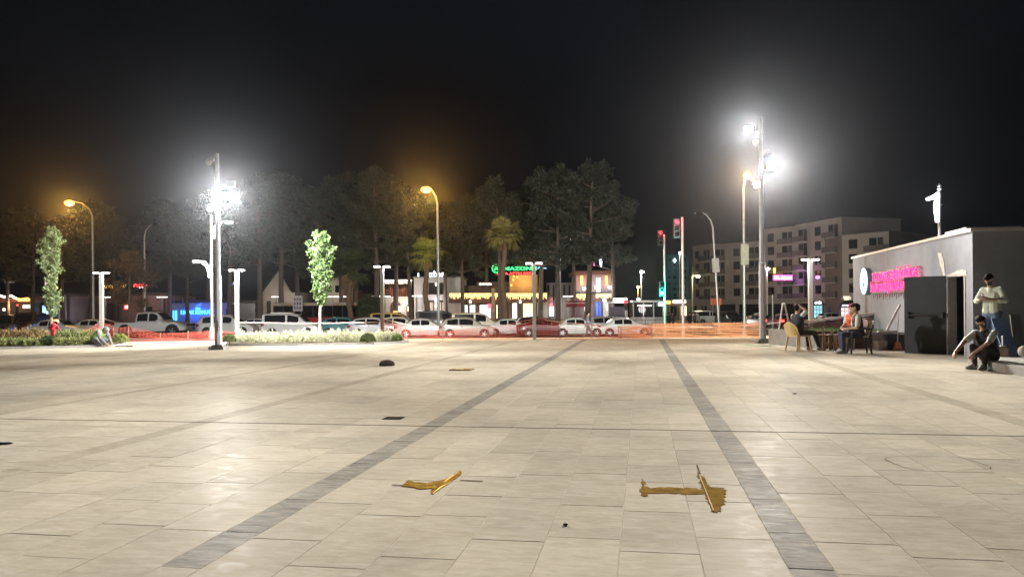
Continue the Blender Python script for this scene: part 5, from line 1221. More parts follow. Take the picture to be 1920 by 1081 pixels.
ball_bush(690, 645.2, .29, 'dark clipped round bush among the lavender near the bed end', gd, 2)
ball_bush(528, 641.5, .26, 'bright green round bush among the lavender behind the bed front', gl, 3)
ball_bush(744, 641.5, .22, 'bright green round bush at the rounded tip of the bed', gl, 4)
ball_bush(91, 650, .30, 'dark green round bush at the foot of the red hydrant', leafmat('dark_round', (.05, .09, .03), .4), 5)
ball_bush(226, 645.5, .30, 'yellow green round bush beside the kneeling worker', leafmat('yellow_round', (.22, .25, .06), .4), 6)
hm = [tuft_mesh(70+i, .34, 620, leafmat('hedge_brown', (.36, .26, .115), .45), .5, .4, .62, .05) for i in range(3)]; hm2 = [tuft_mesh(80+i, .25, 420, leafmat('hedge_green', (.34, .38, .15), .45), .45, .8, .5, .05) for i in range(3)]
for k, px in enumerate(range(2, 84, 13)):
    p = G(px, 648.3+random.uniform(-.3, .3)); o = link('hedge_plant', hm[k % 3], None, (p.x, p.y, .05), (0, 0, random.uniform(0, 6))); o.scale = (1, 1, 1.25); tag(o, 'brownish clipped hedge plant in the bed by the hydrant', 'bush', 'brown hedge plants in the bed')
for k, px in enumerate(range(0, 205, 11)):
    p = G(px, 650.6-px*.006+random.uniform(-.3, .3)); o = link('low_plant', hm2[k % 3], None, (p.x, p.y, .05), (0, 0, random.uniform(0, 6))); tag(o, 'low yellow green plant along the front of the hedge bed', 'plant', 'low plants along the hedge bed')
for k, px in enumerate(range(112, 210, 14)):
    p = G(px, 646.5+random.uniform(-.4, .4)); o = link('tall_plant', hm2[k % 3], None, (p.x, p.y, .05), (0, 0, random.uniform(0, 6))); o.scale = (1, 1, 1.8); tag(o, 'upright loose green plant between the hydrant and the kneeling worker', 'plant', 'upright plants behind the worker')
def hydrant():
    p = G(101, 646); mr = M('hydrant_red', (.42, .02, .03), .4, var=.08); r = empty('fire_hydrant', (p.x, p.y, .05), 'red pillar fire hydrant beside the slender sapling', 'hydrant'); s = 1.0
    b = MB(); b.lathe([(.13, 0), (.13, .04), (.085, .05), (.085, .50), (.11, .52), (.11, .56), (.095, .57), (.095, .68), (.12, .70), (.10, .76), (.05, .79), (.03, .84)], n=14); b.build('barrel', mr, r, 40)
    for sx in (-1, 1): b = MB(); b.lathe([(.05, .07), (.05, .15), (.062, .15), (.062, .19)], n=10, axis='X'); k = b.build('outlet', mr, r, loc=(0, 0, .62)); k.scale = (sx, 1, 1)
    b = MB(); b.lathe([(.045, -.15), (.045, -.08)], n=10, axis='Y'); b.build('outlet', mr, r, loc=(0, 0, .6))
hydrant()

# ------------------------------------------------------------------ safety nets, posts and tape
def netmat(nm, col):
    m = bpy.data.materials.new(nm); m.use_nodes = True; N = m.node_tree.nodes; L = m.node_tree.links; b = N['Principled BSDF']; b.inputs['Base Color'].default_value = (*col, 1); b.inputs['Roughness'].default_value = .6
    t = N.new('ShaderNodeBsdfTranslucent'); t.inputs[0].default_value = (*col, 1); x = N.new('ShaderNodeMixShader'); x.inputs[0].default_value = .35; L.new(b.outputs[0], x.inputs[1]); L.new(t.outputs[0], x.inputs[2]); L.new(x.outputs[0], N['Material Output'].inputs['Surface']); return m
def net(label, pts, mat, rows=11, band=.028, post=True, seed=1, vstep=.22, vw=.007):
    """pts: (px, Y, z bottom, z top); horizontal bands and thin uprights of extruded mesh"""
    rnd = random.Random(seed); q = [(Vector((X_at(px, Y, 620), Y, zb)), zt-zb) for px, Y, zb, zt in pts]; org = q[0][0].copy(); r = empty('safety_net', org, label, 'safety net'); P_ = []
    for (a, h0), (c, h1) in zip(q, q[1:]):
        n = max(2, int((c-a).length/.3))
        for k in range(n): t = k/n; P_.append((a.lerp(c, t)-org, h0+(h1-h0)*t))
    P_.append((q[-1][0]-org, q[-1][1])); off = [.05*math.sin(i*.23+seed)+rnd.gauss(0, .012) for i in range(len(P_))]
    def pt(i, f): p, h = P_[i]; return Vector((p.x, p.y+off[i]*math.sin(f*PI)*1.5, p.z+h*f+.012*math.sin(i*.9+f*9)*(f > 0)))
    b = MB()
    for j in range(rows):
        f = j/(rows-1)
        for i in range(len(P_)-1):
            hw = Vector((0, 0, band/2)); A, B = pt(i, f), pt(i+1, f); b.add([A-hw, B-hw, B+hw, A+hw], [(0, 1, 2, 3)])
    b.build('bands', mat, r)['kind'] = 'stuff'
    b = MB(); tot = len(P_)-1
    for i in range(tot):
        A0, B0 = P_[i][0], P_[i+1][0]; n = max(1, round((B0-A0).length/vstep))
        for k in range(n):
            t = k/n; prev = None
            for j in range(rows):
                f = j/(rows-1); p = pt(i, f).lerp(pt(i+1, f), t)
                if prev is not None: d = Vector((vw/2, 0, 0)); b.add([prev-d, prev+d, p+d, p-d], [(0, 1, 2, 3)])
                prev = p
    b.build('uprights', mat, r)['kind'] = 'stuff'
    if post:
        for (p, h) in q:
            w = MB(); w.tube([p-org+Vector((0, .05, -.02)), p-org+Vector((0, .05, h+.06))], .018, 6); w.build('stake', M('rusty_stake', (.30, .2, .14), .8, var=.3), r)
    return r
nr = netmat('net_red', (.60, .12, .085)); no_ = netmat('net_orange', (.50, .24, .115))
net('drooping red net hung from the lamp post behind the kneeling worker', [(143, 34.3, .02, .26), (172, 34.6, .1, .62), (190, 34.8, .05, .80), (211, 34.8, .02, .64)], nr, 9, .022, False, 2)
net('red mesh net sagging in front of the white pickup', [(212, 33.2, .0, .55), (240, 33.2, -.01, .62), (300, 33.2, -.01, .30), (352, 33.2, -.01, .36), (415, 33.2, 0, .42)], nr, 8, .018, True, 3)
net('red mesh net slumping down behind the lavender bed', [(416, 33.3, 0, .40), (450, 33.3, 0, .34), (485, 33.3, 0, .26), (512, 33.4, 0, .06)], nr, 7, .018, False, 4)
net('red mesh net stretched before the old boxy saloon and the beige hatchback', [(716, 32.4, .0, .86), (760, 32.3, .0, .50), (830, 32.2, .0, .34), (915, 32.0, .0, .48), (1000, 31.6, 0, .82)], nr, 9, .017, True, 5)
net('red mesh net stretched before the white saloons from the free standing lamp', [(1003, 31.6, 0, .82), (1050, 31.6, 0, .70), (1110, 31.6, 0, .58), (1165, 31.6, 0, .46), (1222, 31.6, 0, .42)], nr, 9, .018, True, 6)
net('orange slatted mesh fence between the tall traffic light mast and the floodlight pole', [(1160, 32.6, 0, .46), (1224, 32.4, 0, .56), (1300, 32.2, 0, .57), (1370, 31.8, 0, .58), (1426, 31.4, 0, .62)], no_, 10, .031, True, 7)
net('second orange mesh layer hanging behind the slatted fence', [(1222, 33.2, 0, .52), (1300, 33.0, 0, .54), (1424, 32.6, 0, .56)], no_, 8, .024, False, 8)
def tape(pts, label, w=.03):
    q = smooth([P(px, py, Y) for px, py, Y in pts], 5); b = MB()
    for a, c in zip(q, q[1:]): h = Vector((0, 0, w/2)); b.add([a-h, c-h, c+h, a+h, a-h+Vector((0, .004, 0)), c-h+Vector((0, .004, 0)), c+h+Vector((0, .004, 0)), a+h+Vector((0, .004, 0))], [(0,1,2,3),(7,6,5,4),(0,4,5,1),(3,2,6,7)])
    tag(b.build('barrier_tape', M('tape_pale', (.75, .55, .45), .6, var=.15, scale=3)), label, 'tape')
tape([(444, 604, 33.8), (520, 605, 33.6), (600, 605.5, 33.2), (700, 604, 32.7), (716, 602, 32.5)], 'pale barrier tape stretched across in front of the white van and teal hatchback')
tape([(716, 597, 32.4), (745, 604, 32.4), (775, 611, 32.3)], 'short pale tape sloping down from the lamp at the bed end', .025)
tape([(1005, 590, 31.3), (1028, 600, 31.5), (1080, 606, 31.6), (1150, 612, 31.6)], 'pale tape sloping from the free standing lamp along the net top', .025)
tape([(190, 596, 35.0), (205, 600, 34.9), (222, 605, 33.4)], 'short pale tape from the lamp behind the worker to the net stake', .025)
tape([(1222, 612, 32.2), (1330, 612.5, 32), (1424, 608, 31.4), (1470, 603, 30.5)], 'pale tape running along the top of the orange fence', .02)

# ------------------------------------------------------------------ buildings behind the trees
def box_at(px0, px1, py0, py1, Y, dep, mb=None, z_base=None, dz=0):
    """box whose front face spans the given survey pixels at distance Y"""
    a = P(px0, py0, Y); c = P(px1, py1, Y); z0 = c.z if z_base is None else z_base
    mb = mb or MB(); mb.box((a.x, Y, z0), (c.x, Y+dep, a.z)); return mb
class Bld:
    def __init__(s, name, px, Y, label, cat='building'):
        X = X_at(px, Y); s.Y = Y; s.o = Vector((X, Y, zg(max(-80, min(80, X)), Y))); s.r = empty(name, s.o, label, cat)
    def box(s, nm, px0, px1, py0, py1, mat, dy=0., dep=.1, base=False, parent=None):
        Y = s.Y+dy; a = P(px0, py0, Y)-s.o; c = P(px1, py1, Y)-s.o; b = MB(); b.box((a.x, dy, -.1 if base else c.z), (c.x, dy+dep, a.z)); return b.build(nm, mat, parent or s.r)
    def win(s, px0, px1, py0, py1, mat, n=1, dy=-.06, frame=True):
        for i in range(n):
            a = px0+(px1-px0)*i/n+.3; c = px0+(px1-px0)*(i+1)/n-.3; w = s.box('window', a, c, py0, py1, m_dark, dy, .05); s.box('pane', a+.5, c-.5, py0+.5, py1-.5, mat, dy-.02, .015, parent=w)
    def text(s, body, px, py, size, mat, dy=-.3, sx=1.0, nm='sign_lettering', width=None):
        p = P(px, py, s.Y+dy)-s.o; o = text(nm, body, mat, s.r, p, (PI/2, 0, 0), size, .04, bold=.012)
        if width:
            bpy.context.view_layer.update(); x = o.dimensions.x; o.scale = (width/1441*s.Y/max(x, .01), 1, 1)
        return o
    def strings(s, nm, px0, px1, py, mat, n, drop=(4, 11), dy=-.35, seed=1, w=.6):
        rnd = random.Random(seed); b = MB()
        for i in range(n):
            x = px0+(px1-px0)*(i+rnd.random()*.6)/n; d = rnd.uniform(*drop); a = P(x, py, s.Y+dy)-s.o; c = P(x+w, py+d, s.Y+dy)-s.o; b.box((a.x, dy, c.z), (c.x, dy+.04, a.z))
        o = b.build(nm, mat, s.r); o['kind'] = 'stuff'; return o
plaster = M('cream_plaster', (.46, .40, .34), .9, var=.1, scale=.6); mauve = M('mauve_plaster', (.22, .15, .16), .9, var=.12, scale=.5); wht = M('white_plaster', (.55, .52, .48), .9, var=.08, scale=.6); brown = M('brown_fascia', (.16, .06, .035), .7, var=.15)
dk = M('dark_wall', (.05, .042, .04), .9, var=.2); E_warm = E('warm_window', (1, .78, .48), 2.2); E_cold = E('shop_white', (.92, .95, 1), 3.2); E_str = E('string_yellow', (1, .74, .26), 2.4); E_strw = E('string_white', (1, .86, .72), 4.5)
E_blue = E('sign_blue', (.03, .10, 1), 3.2); E_cyan = E('sign_cyan', (.10, .62, 1), 2.6); E_grn = E('sign_green', (.05, 1, .22), 2.6); E_red = E('sign_red', (1, .06, .05), 3.0); E_org = E('wall_wash', (1, .45, .06), 1.2); E_pink = E('sign_pink', (1, .10, .45), 3.0); E_ltb = E('sign_pale', (.72, .80, 1), 4.0); E_amb = E('sign_amber', (1, .5, .08), 4)
def lowlight(b, px, py, dy, en, col): p = P(px, py, b.Y+dy)-b.o; lamp('shop_light', 'POINT', b.r, p, en, col, .4)
# far restaurant with string lights
B = Bld('restaurant', 20, 98, 'dark restaurant with drooping amber string lights behind the black car')
B.box('wall', -40, 58, 566, 600, dk, 0, 8, True); B.box('roof', -44, 60, 560, 566, brown, -.4, 9)
for px, py in zip(np.linspace(-8, 54, 24), [549+4.5*abs(math.sin(k*.29))+k*.45 for k in range(24)]):
    p = P(px, py, 97)-B.o; q = MB(); q.ell(p, (.16, .12, .14), 6, 5); q.build('bulb', E_strw if px < 30 else E_amb, B.r)
B.box('awning_light', 34, 54, 560, 564, E_amb, -.9, .1); B.win(42, 57, 571, 578, E('menu_screen', (.7, .85, .7), 2.2), 1, -.5); B.box('ceiling_lamp', 29, 34, 570, 573, E_red, -.5, .1); B.box('ceiling_lamp', 5, 9, 578, 582, E_strw, -.5, .1)
for px in (-2, 28, 57): B.box('post', px, px+2, 566, 600, m_dark, -.6, .3, True)
lowlight(B, 25, 572, -2, 250, (1, .6, .3))
# mauve walled range
B = Bld('low_building', 190, 100, 'long low mauve rendered building with a bluish lit window behind the pickup')
B.box('wall', 56, 320, 553, 600, mauve, 0, 8, True); B.box('roof_edge', 54, 322, 550, 553, dk, -.3, 8.6); B.box('recess', 60, 108, 566, 598, dk, -.05, .04)
w = B.box('window', 78, 108, 571, 595, m_dark, -.12, .06)
for i in range(4): B.box('pane', 79.5+i*6.9, 85.2+i*6.9, 573, 590-2*(i % 2), E('blue_window', (.42, .72, 1), 2.4), -.15, .02, parent=w)
for px in (118, 165, 228, 300): B.box('pier', px, px+7, 552, 600, mauve, -.35, .3, True)
B.box('door_opening', 196, 224, 568, 600, dk, -.06, .04); B.win(268, 286, 575, 590, m_glass, 2)
B.box('sign_board', 232, 244, 571, 580, E('red_board', (1, .10, .05), 1.4), -.9, .1); B.text('02', 238, 575.5, .45, E_ltb, -1.05)
B.text('P:3T>', 263, 535, .62, E_red, -4.0, width=24); B.box('sign_underline', 261, 268, 538.2, 539.6, E_ltb, -4, .08); B.text('mavisu', 215, 536, .7, E_amb, -5.0, width=40)
for px in (252, 275): B.box('sign_post', px, px+1, 533, 553, m_dark, -3.6, .1)
for px in (197, 234): B.box('sign_post', px, px+1, 533, 553, m_dark, -4.6, .1)
B.box('sign_panel', 84, 96, 523, 536, E('sign_peach', (1, .72, .55), 1.0), -3, .1); B.box('sign_panel', 97, 108, 538, 541, E('sign_yellow', (1, .8, .3), 1.6), -3, .1); B.box('sign_mast', 91, 92.2, 536, 553, m_dark, -2.9, .1); B.box('sign_panel', 9, 26, 523, 530, M('faint_sign', (.3, .3, .3), .6, emit=(.5, .5, .5), es=.25), -3, .1); B.box('sign_mast', 17, 18, 530, 556, m_dark, -2.9, .1)
lowlight(B, 95, 588, -2, 120, (.5, .75, 1)); lowlight(B, 270, 560, -4, 200, (1, .7, .55))
# blue sign pavilion
B = Bld('sales_pavilion', 370, 92, 'sales pavilion with a glowing deep blue sign between the lamp posts')
B.box('wall', 322, 442, 567, 602, M('pavilion_panel', (.30, .31, .33), .7, var=.08), 0, 7, True); B.box('roof', 320, 444, 563, 567, dk, -.3, 7.6); B.box('sign_board', 334, 398, 577, 602, E('blue_board', (.015, .03, .85), 1.0), -.15, .1); B.box('light_panel', 324, 331, 582, 600, E_cyan, -.2, .1)
B.text('EMLAK KONUT', 367, 585.5, .62, E_cyan, -.4, width=56); B.box('door', 424, 430, 578, 600, m_dark, -.06, .05); B.win(432, 440, 570, 598, m_glass, 1)
q = MB(); c = P(371, 573, 91.8)-B.o
for k in range(3): q.tube([c+Vector((-.35+.3*k, -.1, -.4+.1*k)), c+Vector((-.1+.25*k, -.1, .05+.12*k)), c+Vector((.25+.1*k, -.1, .1+.1*k))], .07, 6)
q.build('roof_emblem', E_blue, B.r); B.box('emblem_plate', 367, 375, 577, 580, E_cyan, -.5, .06)
for px in (326, 342): B.box('fence_post', px, px+1.2, 558, 604, m_steel, -1, .1, True)
lowlight(B, 366, 590, -2.5, 350, (.05, .12, 1))
B2 = Bld('roof_sign', 440, 90, 'small pale blue lit sign hanging behind the twin lamp', 'sign'); B2.text('KA NA', 436, 532, .55, E('dim_blue', (.25, .4, .9), .9), 0, width=16); B2.box('sign_board', 427, 446, 527, 537, m_dark, .1, .1); B2.box('post', 436, 437, 537, 600, m_steel, .05, .1, True)
# gabled house
B = Bld('gabled_house', 500, 104, 'pale gabled house wall seen between pine trunks left of the red bus')
B.box('wall', 492, 560, 548, 602, plaster, 0, 8, True); a, c, t = P(492, 548, 104)-B.o, P(545, 548, 104)-B.o, P(522, 508, 104)-B.o
b = MB(); b.add([(a.x, 0, a.z), (c.x, 0, a.z), (t.x, 0, t.z), (a.x, 8, a.z), (c.x, 8, a.z), (t.x, 8, t.z)], [(0, 1, 2), (5, 4, 3), (1, 4, 5, 2), (0, 2, 5, 3)]); b.build('gable', plaster, B.r)
b = MB(); b.obox((a.x-.3, -.3, a.z-.1), (0, 8.6, 0), (t.x-a.x+.3, 0, t.z-a.z+.2), (0, 0, .2)); b.obox((t.x, -.3, t.z+.1), (0, 8.6, 0), (c.x-t.x+.3, 0, a.z-t.z-.2), (0, 0, .2)); b.build('roof', dk, B.r); B.box('doorway', 500, 508, 564, 602, dk, -.05, .04); B.win(515, 524, 566, 578, m_glass, 1)
lowlight(B, 520, 562, -3, 160, (1, .9, .75))
B = Bld('stucco_house', 620, 106, 'pale stucco house behind the bright green sapling'); B.box('wall', 598, 642, 520, 602, plaster, 0, 8, True); B.box('wing', 642, 662, 542, 602, M('brick_wing', (.22, .12, .085), .9, var=.2), .3, 7, True); B.box('roof', 596, 644, 516, 520, dk, -.3, 8.6); B.win(612, 622, 535, 548, m_glass); B.win(628, 638, 535, 548, m_glass); lowlight(B, 625, 560, -3, 150, (1, .85, .7))
# notice board in front of the bus
B = Bld('notice_board', 567, 78, 'tall white printed notice board on posts before the red bus', 'sign'); B.box('board', 549, 567, 554, 583, M('notice', (.5, .48, .52), .6, var=.05), 0, .08)
for r_ in range(3):
    for c_ in range(3): B.box('printed_panel', 551+c_*5, 554.5+c_*5, 558+r_*8, 563.5+r_*8, M('print', (.16, .13, .2), .7, var=.3, scale=3), -.02, .01)
B.box('post', 551, 552, 583, 602, m_steel, .02, .08, True); B.box('post', 564, 565, 583, 602, m_steel, .02, .08, True)
# white cafe with arches
B = Bld('arched_cafe', 790, 96, 'white two storey cafe with arches, roof terrace lights and a pale blue sign')
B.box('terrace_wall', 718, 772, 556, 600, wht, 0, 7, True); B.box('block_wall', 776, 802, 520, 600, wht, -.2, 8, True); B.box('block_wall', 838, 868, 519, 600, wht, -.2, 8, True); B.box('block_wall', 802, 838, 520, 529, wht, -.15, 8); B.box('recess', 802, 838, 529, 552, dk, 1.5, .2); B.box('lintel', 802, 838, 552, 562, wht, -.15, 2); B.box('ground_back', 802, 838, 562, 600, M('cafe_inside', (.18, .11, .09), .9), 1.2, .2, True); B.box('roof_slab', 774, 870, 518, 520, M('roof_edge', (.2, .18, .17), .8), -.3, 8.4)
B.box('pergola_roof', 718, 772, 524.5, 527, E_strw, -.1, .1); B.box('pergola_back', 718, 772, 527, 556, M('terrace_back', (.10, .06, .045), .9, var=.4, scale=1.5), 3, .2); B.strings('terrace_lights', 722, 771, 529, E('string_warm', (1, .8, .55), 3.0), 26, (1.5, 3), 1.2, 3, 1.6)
for k in range(14): B.box('terrace_plant', 720+k*3.6, 722.6+k*3.6, 540+2*math.sin(k*1.7), 556, M('terrace_plant', (.20, .07, .05), .9, var=.5, scale=2), .6+.1*(k % 3), .15)
for px in (719, 745, 770): B.box('pergola_post', px, px+1.4, 527, 556, m_white, -.1, .15)
def arch(px0, px1, pt, mat, inner=None):
    n = 10; a = P(px0, 600, B.Y-.05)-B.o; c = P(px1, 600, B.Y-.05)-B.o; zt = (P(px0, pt, B.Y)-B.o).z; r_ = (c.x-a.x)/2; cx = (a.x+c.x)/2; zs = zt-r_; pts = [(a.x, 0), (c.x, 0)]+[(cx+r_*math.cos(t), zs+r_*math.sin(t)) for t in np.linspace(0, PI, n)]
    b = MB(); b.add([(x, -.03, z) for x, z in pts], [tuple(range(len(pts)))]); b.add([(x, -.005, z) for x, z in pts], [tuple(range(len(pts)))]); o = b.build('arch', mat, B.r); return o
arch(732, 752, 564, M('arch_inside', (.14, .07, .055), .9, var=.3)); arch(762, 771, 571, M('arch_inside', (.14, .07, .055), .9)); B.box('lit_menu', 742, 751, 574, 584, E('menu_white', (.95, 1, .85), 2.0), -.3, .05); B.box('lit_door', 764, 770, 574, 583, E_warm, -.2, .05)
for px in (757, 758.5): B.box('wall_lantern', px, px+1.6, 566, 570, E('lantern', (1, .85, .8), 7), -.3, .12)
B.text("IZZ'CONFE", 818, 515.5, .75, E_ltb, -.4, width=33); B.box('sign_figure', 813, 816, 505, 511, E_ltb, -.4, .06); B.box('sign_letter', 783, 785.5, 512, 518, E_ltb, -.4, .06)
B.win(805, 836, 566, 599, E('cafe_glass', (.9, .75, .6), .35), 4, 1.0); B.box('pendant', 816, 820, 530, 535, E_strw, 1.2, .1); B.box('palm_lamp', 815.5, 819, 558, 566, E('uplight', (.95, .9, 1), 4), -.6, .15); B.box('palm_lamp', 816, 820, 571, 576, E('uplight', (.95, .9, 1), 4), -.6, .15)
lowlight(B, 752, 572, -2.0, 160, (1, .88, .8)); lowlight(B, 818, 568, -2.2, 160, (.95, .9, 1)); lowlight(B, 745, 540, -1, 120, (1, .75, .5)); lowlight(B, 785, 560, -3.5, 110, (1, .9, .8))
# cafe with icicle lights and green sign
B = Bld('icicle_cafe', 935, 94, 'brown and orange cafe with yellow icicle lights and a green roof sign')
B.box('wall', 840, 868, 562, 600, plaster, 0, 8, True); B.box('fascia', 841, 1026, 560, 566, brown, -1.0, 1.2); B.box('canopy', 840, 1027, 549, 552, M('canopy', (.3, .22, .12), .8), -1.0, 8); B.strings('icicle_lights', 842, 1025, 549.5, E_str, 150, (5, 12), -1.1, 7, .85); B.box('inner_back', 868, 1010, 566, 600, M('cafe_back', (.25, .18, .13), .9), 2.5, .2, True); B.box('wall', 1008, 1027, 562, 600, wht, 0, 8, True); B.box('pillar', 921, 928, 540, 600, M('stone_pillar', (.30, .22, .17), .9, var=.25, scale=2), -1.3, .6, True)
B.box('upper_wall', 955, 1008, 515, 549, M('orange_plaster', (.42, .27, .12), .9, var=.12, scale=.8), 0, 6); B.box('upper_wall', 868, 955, 535, 549, M('brown_upper', (.13, .085, .07), .9, var=.2), .5, 6); B.box('terrace_rail', 893, 955, 528, 537, M('terrace_dark', (.07, .05, .045), .9), .3, .1)
B.text('RAMAZONLI', 967, 503.5, .6, E_grn, -.6, width=78); B.text('BABA ATTIC USTA', 967, 512.5, .42, E_red, -.5, width=70); q = MB(); c = P(930, 503, 93)-B.o; q.tube([c+Vector((.45*math.cos(t), 0, .5*math.sin(t))) for t in np.linspace(0, 5.4, 14)], .07, 6); q.build('roof_emblem', E_grn, B.r)
B.box('sign_frame', 926, 1005, 514.3, 515.2, m_dark, -.4, .1); q = MB(); c = P(1016, 502, 93.5)-B.o; q.tube([c+Vector((-.5, 0, -.1)), c+Vector((-.2, 0, .2)), c+Vector((.05, 0, .35)), c+Vector((.15, 0, 0)), c+Vector((.55, 0, -.05))], .06, 6); q.build('blue_bird_sign', E('bird_blue', (.25, .5, 1), 2.5), B.r); B.box('sign_post', 1015, 1016.4, 505, 549, m_dark, -.4, .1)
B.strings('terrace_lights', 898, 921, 531, E_strw, 14, (1.5, 3.5), .1, 9, 1.4)
for px0, px1, mt in ((870, 878, E('shop_pale', (.85, .9, .88), 1.0)), (880, 892, E('shop_pale', (.85, .9, .88), 1.0)), (899, 921, E('shop_bright', (1, .82, .80), 2.6)), (930, 934, E_warm), (945, 952, E_cold), (960, 970, E_cold), (980, 1004, E('shop_warm2', (1, .72, .35), 1.7))): B.win(px0, px1, 568 if px0 > 940 else 571, 597, mt, 1, 1.2)
for px, py in ((902, 584), (908, 587), (914, 582), (982, 588), (990, 590), (998, 589), (874, 590), (886, 589)): B.box('counter_lamp', px, px+4, py, py+5, E_cold, -.2, .1)
B.box('red_panel', 914, 921, 569, 578, E('red_panel', (1, .15, .2), 1.2), .6, .05)
for px in (880, 974): B.box('wall_lantern', px, px+3, 563, 568, E('lantern', (1, .85, .8), 7), -1.4, .12)
for px, py in ((962, 517), (968, 518), (961, 523), (957, 533)): B.box('facade_lamp', px, px+3, py, py+2.5, E_amb, -.3, .1)
lowlight(B, 975, 524, -1.2, 90, (1, .6, .2)); lowlight(B, 990, 526, -1.2, 90, (1, .6, .2)); lowlight(B, 905, 585, -1, 160, (1, .85, .75)); lowlight(B, 985, 588, -1, 130, (1, .85, .7)); lowlight(B, 935, 556, -3, 90, (1, .8, .4))
# narrow dark building and hoarding
B = Bld('shuttered_house', 1040, 98, 'grey house with narrow upright openings between the two cafes'); B.box('wall', 1024, 1078, 530, 600, M('grey_house', (.24, .21, .20), .9, var=.12), 0, 7, True)
for k in range(5): B.box('shutter', 1026+k*10, 1030+k*10, 534, 562, dk, -.05, .04)
for k in range(7): B.box('fence_panel', 1040+k*5.2, 1044.6+k*5.2, 557, 598, M('pale_fence', (.34, .32, .30), .8, var=.15), -2.2, .06, True)
B.box('flag_panel', 1028, 1037, 556, 576, M('flag_cloth', (.35, .14, .16), .9, var=.4, scale=2), -2.6, .04); lowlight(B, 1035, 580, -3.5, 130, (1, .9, .85)); B.box('lit_door', 1030, 1038, 574, 592, E_cold, -.1, .05)
# corner cafe
B = Bld('corner_cafe', 1110, 92, 'corner cafe with orange wall lamps, bright doorway and lettered masts on its roof')
B.box('wall', 1080, 1146, 514, 600, M('cafe_mauve', (.24, .17, .17), .9, var=.1), 0, 7, True); B.box('roof', 1076, 1150, 508, 514, brown, -.8, 8.5); B.box('bright_opening', 1101, 1109, 524, 548, E('opening', (1, .98, .82), 2.2), -.08, .05); B.box('bright_opening', 1118, 1126, 521, 548, E_cold, -.08, .05)
for px in (1089, 1135): w = B.box('wall_washer', px, px+4, 517, 534, E_amb, -.25, .15); lowlight(B, px+2, 528, -.8, 40, (1, .42, .06))
for px, py, e_ in ((1093, 540, E_ltb), (1116, 538, E_ltb), (1141, 538, E_ltb)): B.box('spot_lamp', px, px+5, py-2, py+3, E('spot_white', (.85, .93, 1), 16), -.8, .2)
B.strings('icicle_lights', 1081, 1108, 550, E_str, 16, (7, 13), -.9, 4, 1.0); B.strings('icicle_lights', 1117, 1147, 550, E_str, 26, (5, 9), -.9, 5, 1.0); B.box('balcony', 1080, 1148, 547, 550, m_dark, -1.0, 1)
for k in range(12): B.box('baluster', 1118+k*2.5, 1118.6+k*2.5, 541, 547, m_dark, -1.0, .04)
B.box('canopy_red', 1062, 1102, 564, 575, M('red_canopy', (.26, .03, .04), .8, var=.2), -2.4, 1.5); B.box('canopy_stripe', 1062, 1102, 567, 568.5, M('pale_stripe', (.55, .4, .4), .8), -2.45, .04); B.box('blue_banner', 1117, 1122, 566, 592, E('banner_blue', (.03, .16, .9), .7), -1.2, .08); B.box('blue_banner', 1124, 1127, 566, 592, E('banner_blue', (.03, .16, .9), .7), -1.2, .08); B.box('lit_door', 1096, 1101, 575, 590, E_cold, -.3, .05); B.box('white_lamp', 1131, 1136, 559, 564, E('globe', (.9, .95, 1), 8), -1.3, .3)
for px in (1131, 1135): B.box('column', px, px+4, 564, 600, wht, -1.0, .4, True)
for k, (ch, py, e_) in enumerate((('A', 477, E_ltb), ('7', 482, E_ltb))): B.text(ch, 1104+k*2.5, py, .9, e_, 0)
B.text('J', 1108, 493, 1.0, E_pink, 0); B.text('I', 1114, 493, 1.0, E_pink, 0)
for k in range(4): B.box('mast_bar', 1123+.7*k, 1129.5-.3*k, 486+4*k, 488+4*k, E_ltb, 0, .08)
for px in (1109.5, 1126): B.box('sign_mast', px, px+1, 489, 510, m_dark, .1, .1)
lowlight(B, 1095, 540, -2, 120, (.85, .93, 1)); lowlight(B, 1140, 540, -2, 160, (.85, .93, 1)); lowlight(B, 1125, 575, -3, 140, (1, .9, .9))
# lit shelter
B = Bld('bus_shelter', 1157, 86, 'small shelter with a glowing white roof panel beside the red signal', 'shelter'); B.box('light_roof', 1153, 1176, 559, 565, E('roof_lightbox', (.92, .93, 1), 5), 0, 1.4); B.box('roof_slab', 1140, 1178, 565.5, 567.5, m_white, -.2, 2); B.box('back_panel', 1142, 1176, 575, 592, M('shelter_back', (.10, .08, .10), .7), 1.6, .05); B.box('side_panel', 1140, 1141.5, 567.5, 604, m_white, 0, 1.6, True); B.box('side_panel', 1175, 1176.5, 567.5, 604, m_steel, 0, .1, True); B.box('bench', 1146, 1172, 594, 596, m_steel, .8, .5); B.box('bench_leg', 1150, 1151, 596, 604, m_steel, .9, .1, True); B.box('bench_leg', 1167, 1168, 596, 604, m_steel, .9, .1, True)
lowlight(B, 1162, 570, -.5, 90, (.9, .92, 1))
B = Bld('glass_shelter', 1230, 84, 'glass panelled waiting shelter behind the green traffic light', 'shelter'); B.box('roof', 1186, 1246, 563, 566, m_steel, 0, 1.8)
for k in range(4): B.box('post', 1187+k*19, 1188.5+k*19, 566, 604, m_steel, 0, .08, True); 
for k in range(3): B.box('glass_pane', 1189+k*19, 1205+k*19, 568, 594, m_glass, .9, .02)
B.box('strip_lamp', 1196, 1222, 571.6, 573.4, E('strip_warm', (1, .8, .55), 4), .3, .1); B.box('globe_lamp', 1195, 1200, 559, 563.5, E('globe', (.9, .95, 1), 8), .2, .3); B.box('globe_lamp', 1236, 1243, 567, 573, E('globe', (.9, .95, 1), 8), .2, .3); B.box('low_wall', 1184, 1250, 594, 604, m_conc, 1.0, .2, True); lowlight(B, 1215, 580, -1, 120, (.95, .9, .85))
